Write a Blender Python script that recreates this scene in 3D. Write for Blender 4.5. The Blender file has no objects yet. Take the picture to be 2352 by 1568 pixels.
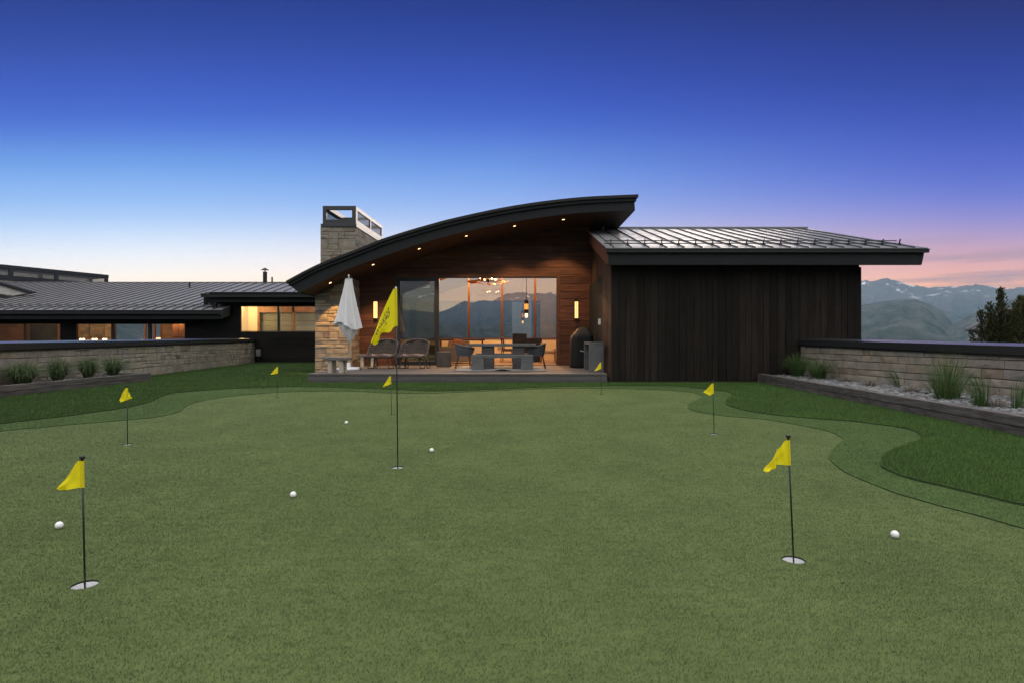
import bpy, bmesh, math, random
import numpy as np
from mathutils import Vector, Matrix
random.seed(7); RNG = np.random.default_rng(11)
SC = bpy.context.scene
COL = SC.collection
F, EYE = 1307.0, 1.1                      # focal length in survey pixels, eye height in metres
def W(x, y, Y): return Vector(((x-1176)/F*Y, Y, EYE+(784-y)/F*Y))
def G(x, y, z=0.0):
    Y = F*(EYE-z)/(y-784.0); return Vector(((x-1176)/F*Y, Y, z))
def lin(c):
    return tuple(((v/255)/12.92 if v/255 <= .04045 else ((v/255+.055)/1.055)**2.4) for v in c)
def smooth(a, b, x):
    t = min(1, max(0, (x-a)/(b-a))); return t*t*(3-2*t)

# ------------------------------------------------------------------ materials
MATS = {}
def nd(nt, typ, **kw):
    n = nt.nodes.new(typ)
    for k, v in kw.items(): setattr(n, k, v)
    return n
def mixc(nt, fac, a, b, blend='MIX'):
    m = nd(nt, 'ShaderNodeMix', data_type='RGBA', blend_type=blend)
    for sock, v in ((m.inputs[0], fac), (m.inputs[6], a), (m.inputs[7], b)):
        if hasattr(v, 'is_linked'): nt.links.new(v, sock)
        elif isinstance(v, (int, float)): sock.default_value = v
        else: sock.default_value = (*v, 1)
    return m.outputs[2]
def math_(nt, op, a, b=None, c=None, clamp=False):
    m = nd(nt, 'ShaderNodeMath', operation=op, use_clamp=clamp)
    for i, v in enumerate((a, b, c)):
        if v is None: continue
        if hasattr(v, 'is_linked'): nt.links.new(v, m.inputs[i])
        else: m.inputs[i].default_value = v
    return m.outputs[0]
def noise(nt, vec, scale, detail=4, rough=.55, stretch=None):
    if stretch:
        mp = nd(nt, 'ShaderNodeMapping'); mp.inputs['Scale'].default_value = stretch
        nt.links.new(vec, mp.inputs['Vector']); vec = mp.outputs[0]
    n = nd(nt, 'ShaderNodeTexNoise'); n.inputs['Scale'].default_value = scale
    n.inputs['Detail'].default_value = detail; n.inputs['Roughness'].default_value = rough
    nt.links.new(vec, n.inputs['Vector']); return n.outputs['Fac']
def ramp(nt, fac, stops, interp='LINEAR'):
    r = nd(nt, 'ShaderNodeValToRGB'); r.color_ramp.interpolation = interp
    el = r.color_ramp.elements
    while len(el) < len(stops): el.new(.5)
    for e, (p, c) in zip(el, stops):
        e.position = p; e.color = (*c, 1) if not isinstance(c, (int, float)) else (c, c, c, 1)
    nt.links.new(fac, r.inputs[0]); return r.outputs[0]
def M(name, col, rough=.6, metal=0, spec=.4, var=.25, vscale=3, stretch=None, island=0, stops=None,
      bump=0, bscale=40, bdist=.01, coat=0, trans=0, col2=None, rvar=0, sheen=0, knots=0):
    """Principled material with noise variation, optional per-piece variation and bump."""
    if name in MATS: return MATS[name]
    m = bpy.data.materials.new(name); m.use_nodes = True; nt = m.node_tree
    b = nt.nodes['Principled BSDF']; tc = nd(nt, 'ShaderNodeTexCoord'); vec = tc.outputs['Object']
    c = None
    if stops:
        g = nd(nt, 'ShaderNodeNewGeometry'); c = ramp(nt, g.outputs['Random Per Island'], stops)
    n1 = noise(nt, vec, vscale, 6, .6, stretch)
    k = ramp(nt, n1, [(.25, 1-var), (.75, 1+var)])
    if c is None:
        if col2: c = mixc(nt, ramp(nt, n1, [(.35, 0), (.65, 1)]), col, col2)
        else:
            rgb = nd(nt, 'ShaderNodeRGB'); rgb.outputs[0].default_value = (*col, 1); c = rgb.outputs[0]
    c = mixc(nt, 1, c, k, 'MULTIPLY')
    if island:
        g = nd(nt, 'ShaderNodeNewGeometry')
        k2 = ramp(nt, g.outputs['Random Per Island'], [(0, 1-island), (1, 1+island)])
        c = mixc(nt, 1, c, k2, 'MULTIPLY')
    if knots:
        mpk = nd(nt, 'ShaderNodeMapping'); mpk.inputs['Scale'].default_value = tuple(1.5 if k > 1 else .55 for k in (stretch or (2,2,2))); nt.links.new(vec, mpk.inputs['Vector'])
        vk = nd(nt, 'ShaderNodeTexVoronoi'); vk.inputs['Scale'].default_value = 3.2; nt.links.new(mpk.outputs[0], vk.inputs['Vector'])
        c = mixc(nt, 1, c, ramp(nt, vk.outputs['Distance'], [(.03, 1-knots), (.10, 1)]), 'MULTIPLY')
    nt.links.new(c, b.inputs['Base Color'])
    b.inputs['Roughness'].default_value = rough; b.inputs['Metallic'].default_value = metal
    b.inputs['Specular IOR Level'].default_value = spec
    b.inputs['Coat Weight'].default_value = coat
    b.inputs['Sheen Weight'].default_value = sheen
    if rvar:
        nt.links.new(ramp(nt, noise(nt, vec, vscale*2.3, 4), [(.3, max(0, rough-rvar)), (.7, min(1, rough+rvar))]), b.inputs['Roughness'])
    if trans:
        t = nd(nt, 'ShaderNodeBsdfTranslucent'); nt.links.new(c, t.inputs['Color'])
        mx = nd(nt, 'ShaderNodeMixShader'); mx.inputs[0].default_value = trans
        nt.links.new(b.outputs[0], mx.inputs[1]); nt.links.new(t.outputs[0], mx.inputs[2])
        nt.links.new(mx.outputs[0], nt.nodes['Material Output'].inputs['Surface'])
    if bump:
        bp = nd(nt, 'ShaderNodeBump'); bp.inputs['Strength'].default_value = bump; bp.inputs['Distance'].default_value = bdist
        nt.links.new(noise(nt, vec, bscale, 6, .6, stretch), bp.inputs['Height'])
        nt.links.new(bp.outputs[0], b.inputs['Normal'])
    MATS[name] = m; return m
def emit(name, col, strength):
    if name in MATS: return MATS[name]
    m = bpy.data.materials.new(name); m.use_nodes = True; b = m.node_tree.nodes['Principled BSDF']
    b.inputs['Base Color'].default_value = (*col, 1)
    b.inputs['Emission Color'].default_value = (*col, 1); b.inputs['Emission Strength'].default_value = strength
    MATS[name] = m; return m
def glass(name, tint, refl=1.0):
    if name in MATS: return MATS[name]
    m = bpy.data.materials.new(name); m.use_nodes = True; nt = m.node_tree
    nt.nodes.remove(nt.nodes['Principled BSDF'])
    lw = nd(nt, 'ShaderNodeLayerWeight'); lw.inputs['Blend'].default_value = .5
    fz = math_(nt, 'POWER', lw.outputs['Facing'], 5.0)
    fac = math_(nt, 'MULTIPLY_ADD', fz, .93, .06*refl, clamp=True)
    t = nd(nt, 'ShaderNodeBsdfTransparent'); t.inputs[0].default_value = (*tint, 1)
    g = nd(nt, 'ShaderNodeBsdfGlossy'); g.inputs['Roughness'].default_value = 0; g.inputs['Color'].default_value = (1, 1, 1, 1)
    mx = nd(nt, 'ShaderNodeMixShader'); nt.links.new(fac, mx.inputs[0])
    nt.links.new(t.outputs[0], mx.inputs[1]); nt.links.new(g.outputs[0], mx.inputs[2])
    nt.links.new(mx.outputs[0], nt.nodes['Material Output'].inputs['Surface'])
    MATS[name] = m; return m

def wire(name):
    if name in MATS: return MATS[name]
    m = bpy.data.materials.new(name); m.use_nodes = True; nt = m.node_tree
    b = nt.nodes['Principled BSDF']; b.inputs['Base Color'].default_value = (.10,.10,.10,1); b.inputs['Roughness'].default_value = .6
    t = nd(nt, 'ShaderNodeBsdfTransparent'); mx = nd(nt, 'ShaderNodeMixShader'); mx.inputs[0].default_value = .5
    nt.links.new(t.outputs[0], mx.inputs[1]); nt.links.new(b.outputs[0], mx.inputs[2]); nt.links.new(mx.outputs[0], nt.nodes['Material Output'].inputs['Surface'])
    MATS[name] = m; return m

# ------------------------------------------------------------------ mesh building
class MB:
    def __init__(s): s.v = []; s.f = []
    def add(s, vs, fs):
        o = len(s.v); s.v += [tuple(p) for p in vs]; s.f += [tuple(i+o for i in q) for q in fs]
    def hexa(s, p):                                    # 8 points: bottom 4 (ccw), top 4
        s.add(p, [(3,2,1,0),(4,5,6,7),(0,1,5,4),(1,2,6,5),(2,3,7,6),(3,0,4,7)])
    def box(s, x0, x1, y0, y1, z0, z1):
        s.hexa([(x0,y0,z0),(x1,y0,z0),(x1,y1,z0),(x0,y1,z0),(x0,y0,z1),(x1,y0,z1),(x1,y1,z1),(x0,y1,z1)])
    def beam(s, a, b, w, h, up=(0,0,1)):               # rectangular bar from a to b
        a, b = Vector(a), Vector(b); d = (b-a).normalized(); u = Vector(up)
        r = d.cross(u)
        if r.length < 1e-4: r = d.cross(Vector((1,0,0)))
        r.normalize(); u = r.cross(d); r *= w/2; u *= h/2
        s.hexa([a-r-u, a+r-u, b+r-u, b-r-u, a-r+u, a+r+u, b+r+u, b-r+u])
    def tube(s, pts, rad, n=8, cap=True, closed=False):
        pts = [Vector(p) for p in pts]; m = len(pts)
        rad = [rad]*m if isinstance(rad, (int, float)) else rad
        rings = []; prev = None
        for i, p in enumerate(pts):
            if closed: d = pts[(i+1) % m]-pts[i-1]
            else: d = pts[min(i+1, m-1)]-pts[max(i-1, 0)]
            d.normalize()
            if prev is None:
                a = Vector((0,0,1)) if abs(d.z) < .9 else Vector((1,0,0))
                r = d.cross(a).normalized()
            else:
                r = (prev-d*prev.dot(d))
                r = r.normalized() if r.length > 1e-6 else d.orthogonal().normalized()
            prev = r; t = d.cross(r)
            rings.append([p+(r*math.cos(k*2*math.pi/n)+t*math.sin(k*2*math.pi/n))*rad[i] for k in range(n)])
        vs = [q for R in rings for q in R]; fs = []
        for i in range(m if closed else m-1):
            j = (i+1) % m
            for k in range(n): fs.append((i*n+k, i*n+(k+1) % n, j*n+(k+1) % n, j*n+k))
        if cap and not closed: fs += [tuple(range(n))[::-1], tuple((m-1)*n+k for k in range(n))]
        s.add(vs, fs)
    def lathe(s, prof, c=(0,0,0), n=24, cap=True):     # prof: (radius, z)
        vs = []; fs = []
        for r, z in prof:
            for k in range(n):
                a = k*2*math.pi/n; vs.append((c[0]+r*math.cos(a), c[1]+r*math.sin(a), c[2]+z))
        for i in range(len(prof)-1):
            for k in range(n): fs.append((i*n+k, i*n+(k+1) % n, (i+1)*n+(k+1) % n, (i+1)*n+k))
        if cap: fs += [tuple(range(n))[::-1], tuple((len(prof)-1)*n+k for k in range(n))]
        s.add(vs, fs)
    def grid(s, P):                                    # P[i][j] points
        n, m = len(P), len(P[0])
        s.add([q for r in P for q in r], [(i*m+j, i*m+j+1, (i+1)*m+j+1, (i+1)*m+j) for i in range(n-1) for j in range(m-1)])
    def prism(s, poly, d):                             # planar polygon (3d points) extruded by vector d
        n = len(poly); d = Vector(d); a = [Vector(p) for p in poly]
        s.add(a+[p+d for p in a], [tuple(range(n))[::-1], tuple(range(n, 2*n))]+[(i, (i+1) % n, n+(i+1) % n, n+i) for i in range(n)])
    def ball(s, c, r, n=10, m=7, sc=(1,1,1)):
        prof = [(max(1e-4, math.sin(math.pi*i/m)), -math.cos(math.pi*i/m)) for i in range(m+1)]
        vs = []; fs = []
        for q, z in prof:
            for k in range(n):
                a = k*2*math.pi/n; vs.append((c[0]+r*sc[0]*q*math.cos(a), c[1]+r*sc[1]*q*math.sin(a), c[2]+r*sc[2]*z))
        for i in range(m):
            for k in range(n): fs.append((i*n+k, i*n+(k+1) % n, (i+1)*n+(k+1) % n, (i+1)*n+k))
        s.add(vs, fs)
    def build(s, name, mat, parent=None, shade=False, bevel=0, seg=2, sub=0, local=False, fix=True):
        me = bpy.data.meshes.new(name)
        off = Vector((0,0,0))
        if parent is not None and not local:
            p = parent
            while p is not None: off += p.location; p = p.parent
        me.from_pydata([(a-off.x, b-off.y, c-off.z) for a, b, c in s.v], [], s.f)
        if fix:
            bm = bmesh.new(); bm.from_mesh(me); bmesh.ops.recalc_face_normals(bm, faces=bm.faces); bm.to_mesh(me); bm.free()
        if shade: me.polygons.foreach_set('use_smooth', [True]*len(me.polygons))
        me.materials.append(mat); me.update()
        o = bpy.data.objects.new(name, me); COL.objects.link(o)
        if parent is not None: o.parent = parent
        if bevel:
            b = o.modifiers.new('bevel', 'BEVEL'); b.width = bevel; b.segments = seg; b.limit_method = 'ANGLE'; b.angle_limit = math.radians(40)
        if sub:
            b = o.modifiers.new('sub', 'SUBSURF'); b.levels = sub; b.render_levels = sub
        return o
def tag(o, label=None, cat=None, group=None, kind=None):
    if label: o['label'] = label
    if cat: o['category'] = cat
    if group: o['group'] = group
    if kind: o['kind'] = kind
    return o
def thing(name, label, cat, loc=(0,0,0), rz=0, group=None, rot=None):
    o = bpy.data.objects.new(name, None); COL.objects.link(o); o.location = loc
    o.rotation_euler = rot if rot else (0,0,rz); o.empty_display_size = .2
    return tag(o, label, cat, group)
def part(name, parent, loc=(0,0,0)):
    o = bpy.data.objects.new(name, None); COL.objects.link(o); o.location = loc; o.parent = parent; o.empty_display_size = .1
    return o
def copy_tree(o, parent=None):
    c = o.copy(); COL.objects.link(c)
    if parent is not None: c.parent = parent
    for ch in [x for x in bpy.data.objects if x.parent == o]: copy_tree(ch, c)
    return c
def lamp(name, typ, loc, power, col, parent=None, size=.1, rot=None, spot=None, blend=.5):
    l = bpy.data.lights.new(name, typ); l.energy = power; l.color = col
    if typ in ('POINT', 'SPOT'): l.shadow_soft_size = size
    if typ == 'SPOT': l.spot_size = math.radians(spot); l.spot_blend = blend
    if typ == 'AREA': l.size = size
    o = bpy.data.objects.new(name, l); COL.objects.link(o)
    off = Vector((0,0,0)); p = parent
    while p is not None: off += p.location; p = p.parent
    o.location = Vector(loc)-off
    if parent is not None: o.parent = parent
    if rot: o.rotation_euler = rot
    return o
def poly_sheet(name, loops, z, mat, kind='structure'):
    bm = bmesh.new()
    for lp in loops:
        vs = [bm.verts.new((p[0], p[1], z)) for p in lp]
        for i in range(len(vs)): bm.edges.new((vs[i], vs[(i+1) % len(vs)]))
    bmesh.ops.triangle_fill(bm, use_beauty=True, use_dissolve=False, edges=bm.edges[:], normal=(0,0,1))
    for f in bm.faces:
        if f.normal.z < 0: f.normal_flip()
    me = bpy.data.meshes.new(name); bm.to_mesh(me); bm.free(); me.materials.append(mat)
    o = bpy.data.objects.new(name, me); COL.objects.link(o); o['kind'] = kind; return o
def spline(pts, n=6, closed=False):                    # Catmull-Rom through 2d points
    out = []; m = len(pts)
    for i in range(m-1):
        p0, p1, p2, p3 = pts[max(0,i-1)], pts[i], pts[i+1], pts[min(m-1,i+2)]
        for k in range(n):
            t = k/n
            out.append(tuple(.5*((2*p1[d])+(-p0[d]+p2[d])*t+(2*p0[d]-5*p1[d]+4*p2[d]-p3[d])*t*t+(-p0[d]+3*p1[d]-3*p2[d]+p3[d])*t**3) for d in (0,1)))
    out.append(tuple(pts[-1])); return out
def interp(x, xs, ys): return float(np.interp(x, xs, ys))
# ------------------------------------------------------------------ camera, sky, sun
cam = bpy.data.cameras.new('camera'); cam.sensor_width = 36; cam.lens = 36*F/2352; cam.clip_end = 40000; cam.clip_start = .05
co = bpy.data.objects.new('camera', cam); COL.objects.link(co); co.location = (0,0,EYE); co.rotation_euler = (math.radians(90),0,0)
SC.camera = co
SC.view_settings.view_transform = 'Standard'; SC.view_settings.look = 'None'; SC.view_settings.exposure = 0; SC.view_settings.gamma = 1
SC.render.engine = 'CYCLES'
cy = SC.cycles; cy.use_denoising = True; cy.max_bounces = 8; cy.transparent_max_bounces = 16; cy.diffuse_bounces = 4; cy.glossy_bounces = 4
cy.volume_bounces = 0; cy.sample_clamp_indirect = 6; cy.caustics_reflective = False; cy.caustics_refractive = False
try: cy.denoiser = 'OPENIMAGEDENOISE'; cy.denoising_input_passes = 'RGB_ALBEDO_NORMAL'
except Exception: pass

SUN_EL, SUN_AZ = math.radians(16), math.radians(20)      # low afterglow, ahead to the right (azimuth from +Y towards +X)
w = bpy.data.worlds.new('World'); SC.world = w; w.use_nodes = True; nt = w.node_tree
bg = nt.nodes['Background']
tc = nd(nt, 'ShaderNodeTexCoord'); sx = nd(nt, 'ShaderNodeSeparateXYZ'); nt.links.new(tc.outputs['Generated'], sx.inputs[0])
X, Yd, Z = sx.outputs
hor = math_(nt, 'SQRT', math_(nt, 'ADD', math_(nt, 'MULTIPLY', X, X), math_(nt, 'MULTIPLY', Yd, Yd)))
hor = math_(nt, 'MAXIMUM', hor, 1e-3)
t = math_(nt, 'DIVIDE', Z, math_(nt, 'MAXIMUM', Yd, math_(nt, 'MULTIPLY', hor, .6)))   # height above the horizon
az = math_(nt, 'DIVIDE', X, hor)
HZ_D, HZ_C, HZ_TOP = 7e-5, (.40,.66,.95), 668.0      # density and tint of the air, height of its top
def rows(lst):                                          # sky colour outside the air, so that it is right once seen through it
    out = []
    for tt, c in lst:
        e = math.atan(max(tt, .002)*.92); tau = HZ_D*min(8500, HZ_TOP/math.sin(e)); T = math.exp(-tau)
        out.append((max(0, min(1, tt/.8)), tuple(max(0, (v-(1-T)*k))/T/3 for v, k in zip(lin(c), (.25,.36,.58)))))
    return out
tn = math_(nt, 'DIVIDE', t, .8, clamp=True)
westL = ramp(nt, tn, rows([(0,(264,240,210)),(.095,(262,246,228)),(.13,(252,249,251)),(.175,(217,232,253)),(.22,(170,204,250)),(.27,(138,181,243)),(.31,(118,166,236)),(.37,(82,120,216)),(.424,(70,101,201)),(.47,(64,91,188)),(.523,(54,80,168)),(.585,(46,69,153)),(.8,(36,54,125))]), 'B_SPLINE')
westR = ramp(nt, tn, rows([(0,(256,188,146)),(.085,(254,188,156)),(.115,(238,178,171)),(.17,(190,162,196)),(.217,(144,143,214)),(.263,(107,122,211)),(.31,(87,106,204)),(.37,(69,91,189)),(.447,(50,72,164)),(.523,(42,62,147)),(.59,(35,52,124)),(.8,(28,42,100))]), 'B_SPLINE')
azf = ramp(nt, math_(nt, 'MULTIPLY_ADD', az, .72, .5), [(.1, 0), (.5, .30), (.75, .7), (.95, 1)])
front = mixc(nt, azf, westL, westR)
# thin grey streaks of cloud low over the mountains
mp = nd(nt, 'ShaderNodeMapping'); mp.inputs['Scale'].default_value = (2.2, 2.2, 34); nt.links.new(tc.outputs['Generated'], mp.inputs[0])
cl = nd(nt, 'ShaderNodeTexNoise'); cl.inputs['Scale'].default_value = 1.6; cl.inputs['Detail'].default_value = 5; nt.links.new(mp.outputs[0], cl.inputs['Vector'])
cm = math_(nt, 'MULTIPLY', ramp(nt, cl.outputs['Fac'], [(.5, 0), (.68, 1)]), ramp(nt, tn, [(.1, .75), (.17, .6), (.24, 0)]))
cm = math_(nt, 'MULTIPLY', cm, ramp(nt, math_(nt, 'MULTIPLY_ADD', az, .5, .5), [(.62, 0), (.78, 1)]))
front = mixc(nt, cm, front, tuple(v/3 for v in lin((140,122,142))))
gl = nd(nt, 'ShaderNodeVectorMath', operation='SCALE'); nt.links.new(front, gl.inputs[0]); gl.inputs['Scale'].default_value = 3.0; front = gl.outputs[0]
# behind the camera and overhead: a veil of high pale cloud that gives the even light
veil = ramp(nt, math_(nt, 'MULTIPLY_ADD', t, .25, .25, clamp=True), [(0, (.60,.56,.52)), (.30, (.78,.75,.72)), (.45, (1.5,1.46,1.44)), (.8, (2.15,2.08,2.0))])
n2 = noise(nt, tc.outputs['Generated'], 2.4, 5, .6, (1,1,3))
veil = mixc(nt, 1, veil, ramp(nt, n2, [(.3, .72), (.7, 1.25)]), 'MULTIPLY')
up = nd(nt, 'ShaderNodeMapRange', interpolation_type='SMOOTHSTEP'); up.inputs[1].default_value = .72; up.inputs[2].default_value = 1.35; nt.links.new(t, up.inputs[0])
bk = nd(nt, 'ShaderNodeMapRange', interpolation_type='SMOOTHSTEP'); bk.inputs[1].default_value = .25; bk.inputs[2].default_value = -.2; nt.links.new(math_(nt, 'DIVIDE', Yd, hor), bk.inputs[0])
back = math_(nt, 'MAXIMUM', up.outputs[0], bk.outputs[0])
skyc = mixc(nt, back, front, veil)
# physical sky adds a little dusk air light
st = nd(nt, 'ShaderNodeTexSky', sky_type='NISHITA'); st.sun_disc = False; st.sun_elevation = SUN_EL; st.sun_rotation = SUN_AZ
st.altitude = 2100; st.air_density = 1; st.dust_density = 1
dim = mixc(nt, 1, st.outputs[0], (.0012,.0012,.0012), 'MULTIPLY')
skyc = mixc(nt, 1, skyc, dim, 'ADD')
nt.links.new(skyc, bg.inputs['Color']); bg.inputs['Strength'].default_value = 1.0
sl = bpy.data.lights.new('sun', 'SUN'); sl.energy = .7; sl.angle = math.radians(18); sl.color = (1,.86,.72)
so = bpy.data.objects.new('sun', sl); COL.objects.link(so)
sd = Vector((math.sin(SUN_AZ)*math.cos(SUN_EL), math.cos(SUN_AZ)*math.cos(SUN_EL), math.sin(SUN_EL)))
so.rotation_euler = sd.to_track_quat('Z', 'Y').to_euler(); so.location = sd*50+Vector((0,0,20))

# ------------------------------------------------------------------ terrain: hill-top site, valley, mountains
def fnoise(x, y, seed, octs=5, gain=.5):                # cheap value noise on arrays
    out = np.zeros_like(x); amp = 1.0; tot = 0
    for o in range(octs):
        xi = np.floor(x).astype(np.int64); yi = np.floor(y).astype(np.int64); fx = x-xi; fy = y-yi
        fx = fx*fx*(3-2*fx); fy = fy*fy*(3-2*fy)
        def h(a, b):
            n = (a*374761393+b*668265263+(seed+o)*974634777) & 0x7fffffff
            n = ((n ^ (n >> 13))*1274126177) & 0x7fffffff
            return ((n ^ (n >> 16)) & 0xffff)/65535.0
        v = (h(xi,yi)*(1-fx)+h(xi+1,yi)*fx)*(1-fy)+(h(xi,yi+1)*(1-fx)+h(xi+1,yi+1)*fx)*fy
        out += amp*(v-.5); tot += amp; amp *= gain; x = x*2.03+17.1; y = y*2.03+5.7
    return out/tot*2
def make_terrain():
    ridge_px = [(-2500,690),(-900,668),(0,664),(300,676),(600,690),(800,700),(1008,716),(1026,708),(1041,704),(1053,696),(1065,690.5),(1088,694),(1099,690),(1134,690),(1156,677),(1168,672.7),(1199,670),(1216,673.5),(1267,670),(1277,676),(1400,668),(1550,680),(1700,662),(1850,668),(1930,650),(1976,643.5),(2010,643),(2030,640.5),(2039.5,638.5),(2048,641),(2061,645),(2087,651),(2116,655),(2137,660),(2165,658),(2205,656),(2244,652),(2270,657),(2295,662),(2310,660.5),(2352,658.5),(2500,690),(2900,676),(4500,690)]
    hill_px = [(-2500,752),(0,745),(600,735),(1000,742),(1150,748),(1300,738),(1600,715),(1850,708),(1976,701),(2000,697),(2061,688),(2103,688.5),(2132,697),(2160,713),(2180,733),(2191,748),(2205,738),(2230,723),(2278,699),(2340,684),(2600,676),(4500,700)]
    low_px = [(-2500,800),(0,792),(900,786),(1100,782),(1300,775),(1900,778),(1976,766),(2010,755),(2050,747),(2085,748),(2110,755),(2140,764),(2180,773),(2230,786),(2352,800),(4500,800)]
    az = np.radians(np.concatenate([np.arange(-180,-64,3.), np.arange(-64,64,.11), np.arange(64,180.1,3.)]))
    r = np.concatenate([np.linspace(12,60,14), np.geomspace(66,1500,24), np.geomspace(1560,7600,120)])
    A, R = np.meshgrid(az, r, indexing='ij')
    px = 1176+F*np.tan(np.clip(A,-1.2,1.2))
    ca = np.cos(np.clip(A,-1.2,1.2))
    rp = np.array(ridge_px); hp = np.array(hill_px); lp = np.array(low_px)
    t3 = (784-np.interp(px, lp[:,0], lp[:,1]))/F*ca; t3 = np.where(np.abs(A) > 1.2, -.05, t3); R3 = 2250.0
    tr = (784-np.interp(px, rp[:,0], rp[:,1]))/F*ca      # tan elevation of the skyline
    th = (784-np.interp(px, hp[:,0], hp[:,1]))/F*ca
    bk = np.abs(A) > 1.2
    tr = np.where(bk, .17+.06*np.sin(A*7), tr); th = np.where(bk, .09+.03*np.sin(A*9+1), th)
    Xw, Yw = np.sin(A)*R, np.cos(A)*R
    R1, R2 = 6200.0, 3300.0
    base = -260*np.clip((R-60)/1400, 0, 1)**.8 - 1.2
    base = np.where(R < 60, -.75, base)
    s1 = np.clip(1-np.abs(R-R1)/3000, 0, 1); s2 = np.clip(1-np.abs(R-R2)/1500, 0, 1)
    n1 = fnoise(Xw/900, Yw/900, 3, 6, .55); n2 = fnoise(Xw/420, Yw/420, 9, 6, .52)
    spur = 1-np.abs(fnoise(A*9+np.sin(R/1700)*.4, R/2600, 21, 3))*1.7
    m = base+(tr*R1+EYE-base)*s1**1.15*(1-(1-s1)*.55*(1-spur))
    m += n1*170*s1*(1-s1**4)
    hh = base+(th*R2+EYE-base)*np.sin(s2*math.pi/2)**1.25*(1-(1-s2)*.25*(1-spur))
    hh += n2*60*s2*(1-s2**5)
    g1 = np.abs(fnoise(A*26+n1*.5, R/2500, 31, 4, .5)); g2_ = np.abs(fnoise(A*34+n2*.6, R/1500, 57, 4, .5))
    m -= (g1-.2)*330*s1*(1-s1**3); hh -= (g2_-.2)*80*s2*(1-s2**4)
    s3 = np.clip(1-np.abs(R-R3)/700, 0, 1); n3 = fnoise(Xw/260, Yw/260, 77, 5, .5); g3 = np.abs(fnoise(A*40+n3*.5, R/900, 91, 4, .5))
    h3 = base+(t3*R3+EYE-base)*np.sin(s3*math.pi/2)**1.2+n3*26*s3*(1-s3**4)-(g3-.2)*45*s3*(1-s3**3)
    hh = np.maximum(hh, h3)
    Zw = np.maximum(base+n2*8*np.clip((R-200)/800,0,1), np.maximum(m, hh))
    # no shoulder may rise above the surveyed skyline in front of the ridge
    front = (R < R1) & ~bk
    cap = np.where(R < R2*1.08, np.maximum(th, -.2), tr*.985)*R+EYE
    Zw = np.where(front & (R > 900), np.minimum(Zw, np.where(R < R2*1.08, np.maximum(cap, base), cap)), Zw)
    Zw += (fnoise(A*160, R/260, 5, 5, .6)*15+np.abs(fnoise(A*700, R/60, 15, 2))*9)*np.clip((s1-.72)/.2, 0, 1)
    n, k = A.shape
    V = np.stack([Xw, Yw, Zw], -1).reshape(-1,3)
    I = np.arange(n*k).reshape(n,k)
    Q = np.stack([I[:-1,:-1], I[:-1,1:], I[1:,1:], I[1:,:-1]], -1).reshape(-1,4)
    V = np.vstack([V, [[0,0,-.75]]]); c = len(V)-1
    tri = [(int(I[i,0]), int(I[i+1,0]), c) for i in range(n-1)]
    me = bpy.data.meshes.new('terrain'); me.from_pydata(V.tolist(), [], Q.tolist()+tri)
    bm = bmesh.new(); bm.from_mesh(me); bmesh.ops.recalc_face_normals(bm, faces=bm.faces)
    if sum(f.normal.z for f in bm.faces) < 0: bmesh.ops.reverse_faces(bm, faces=bm.faces)
    bm.to_mesh(me); bm.free()
    me.polygons.foreach_set('use_smooth', [True]*len(me.polygons))
    m = bpy.data.materials.new('mountain_slope'); m.use_nodes = True; nt = m.node_tree; b = nt.nodes['Principled BSDF']
    g = nd(nt, 'ShaderNodeNewGeometry'); pos = g.outputs['Position']
    sp = nd(nt, 'ShaderNodeSeparateXYZ'); nt.links.new(pos, sp.inputs[0])
    c = mixc(nt, ramp(nt, noise(nt, pos, .0022, 8, .62), [(.38, 0), (.62, 1)]), (.046,.053,.046), (.076,.081,.068))
    c = mixc(nt, ramp(nt, noise(nt, pos, .010, 8, .72), [(.45, 0), (.58, 1)]), c, (.022,.034,.022))
    hi = ramp(nt, math_(nt, 'MULTIPLY_ADD', sp.outputs[2], 1/700, math_(nt, 'MULTIPLY', noise(nt, pos, .004, 6), .3)), [(.42, 0), (.66, 1)])
    c = mixc(nt, math_(nt, 'MULTIPLY', hi, .8), c, mixc(nt, noise(nt, pos, .012, 6, .7), (.045,.05,.055), (.17,.165,.16)))
    sn = ramp(nt, noise(nt, pos, .0075, 5, .62, (1,1,2.2)), [(.615, 0), (.63, 1)])
    sn = math_(nt, 'MULTIPLY', sn, ramp(nt, math_(nt, 'MULTIPLY', sp.outputs[2], 1/1000), [(.33, 0), (.47, 1)]))
    c = mixc(nt, sn, c, (.78,.8,.84))
    nt.links.new(c, b.inputs['Base Color']); b.inputs['Roughness'].default_value = .9; b.inputs['Specular IOR Level'].default_value = .1
    bp = nd(nt, 'ShaderNodeBump'); bp.inputs['Strength'].default_value = .8; bp.inputs['Distance'].default_value = 25
    nt.links.new(noise(nt, pos, .012, 8, .6), bp.inputs['Height']); nt.links.new(bp.outputs[0], b.inputs['Normal'])
    me.materials.append(m)
    o = bpy.data.objects.new('terrain', me); COL.objects.link(o); o['kind'] = 'structure'
make_terrain()
# the air between here and the mountains
hz = MB(); hz.box(-7900, 7900, -7900, 7900, -330, HZ_TOP)
hm = bpy.data.materials.new('haze_air'); hm.use_nodes = True; nt = hm.node_tree; nt.nodes.remove(nt.nodes['Principled BSDF'])
pv = nd(nt, 'ShaderNodeVolumePrincipled'); pv.inputs['Density'].default_value = HZ_D; pv.inputs['Color'].default_value = (*HZ_C,1)
nt.links.new(pv.outputs[0], nt.nodes['Material Output'].inputs['Volume'])
tag(hz.build('haze', hm), kind='stuff')
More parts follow.
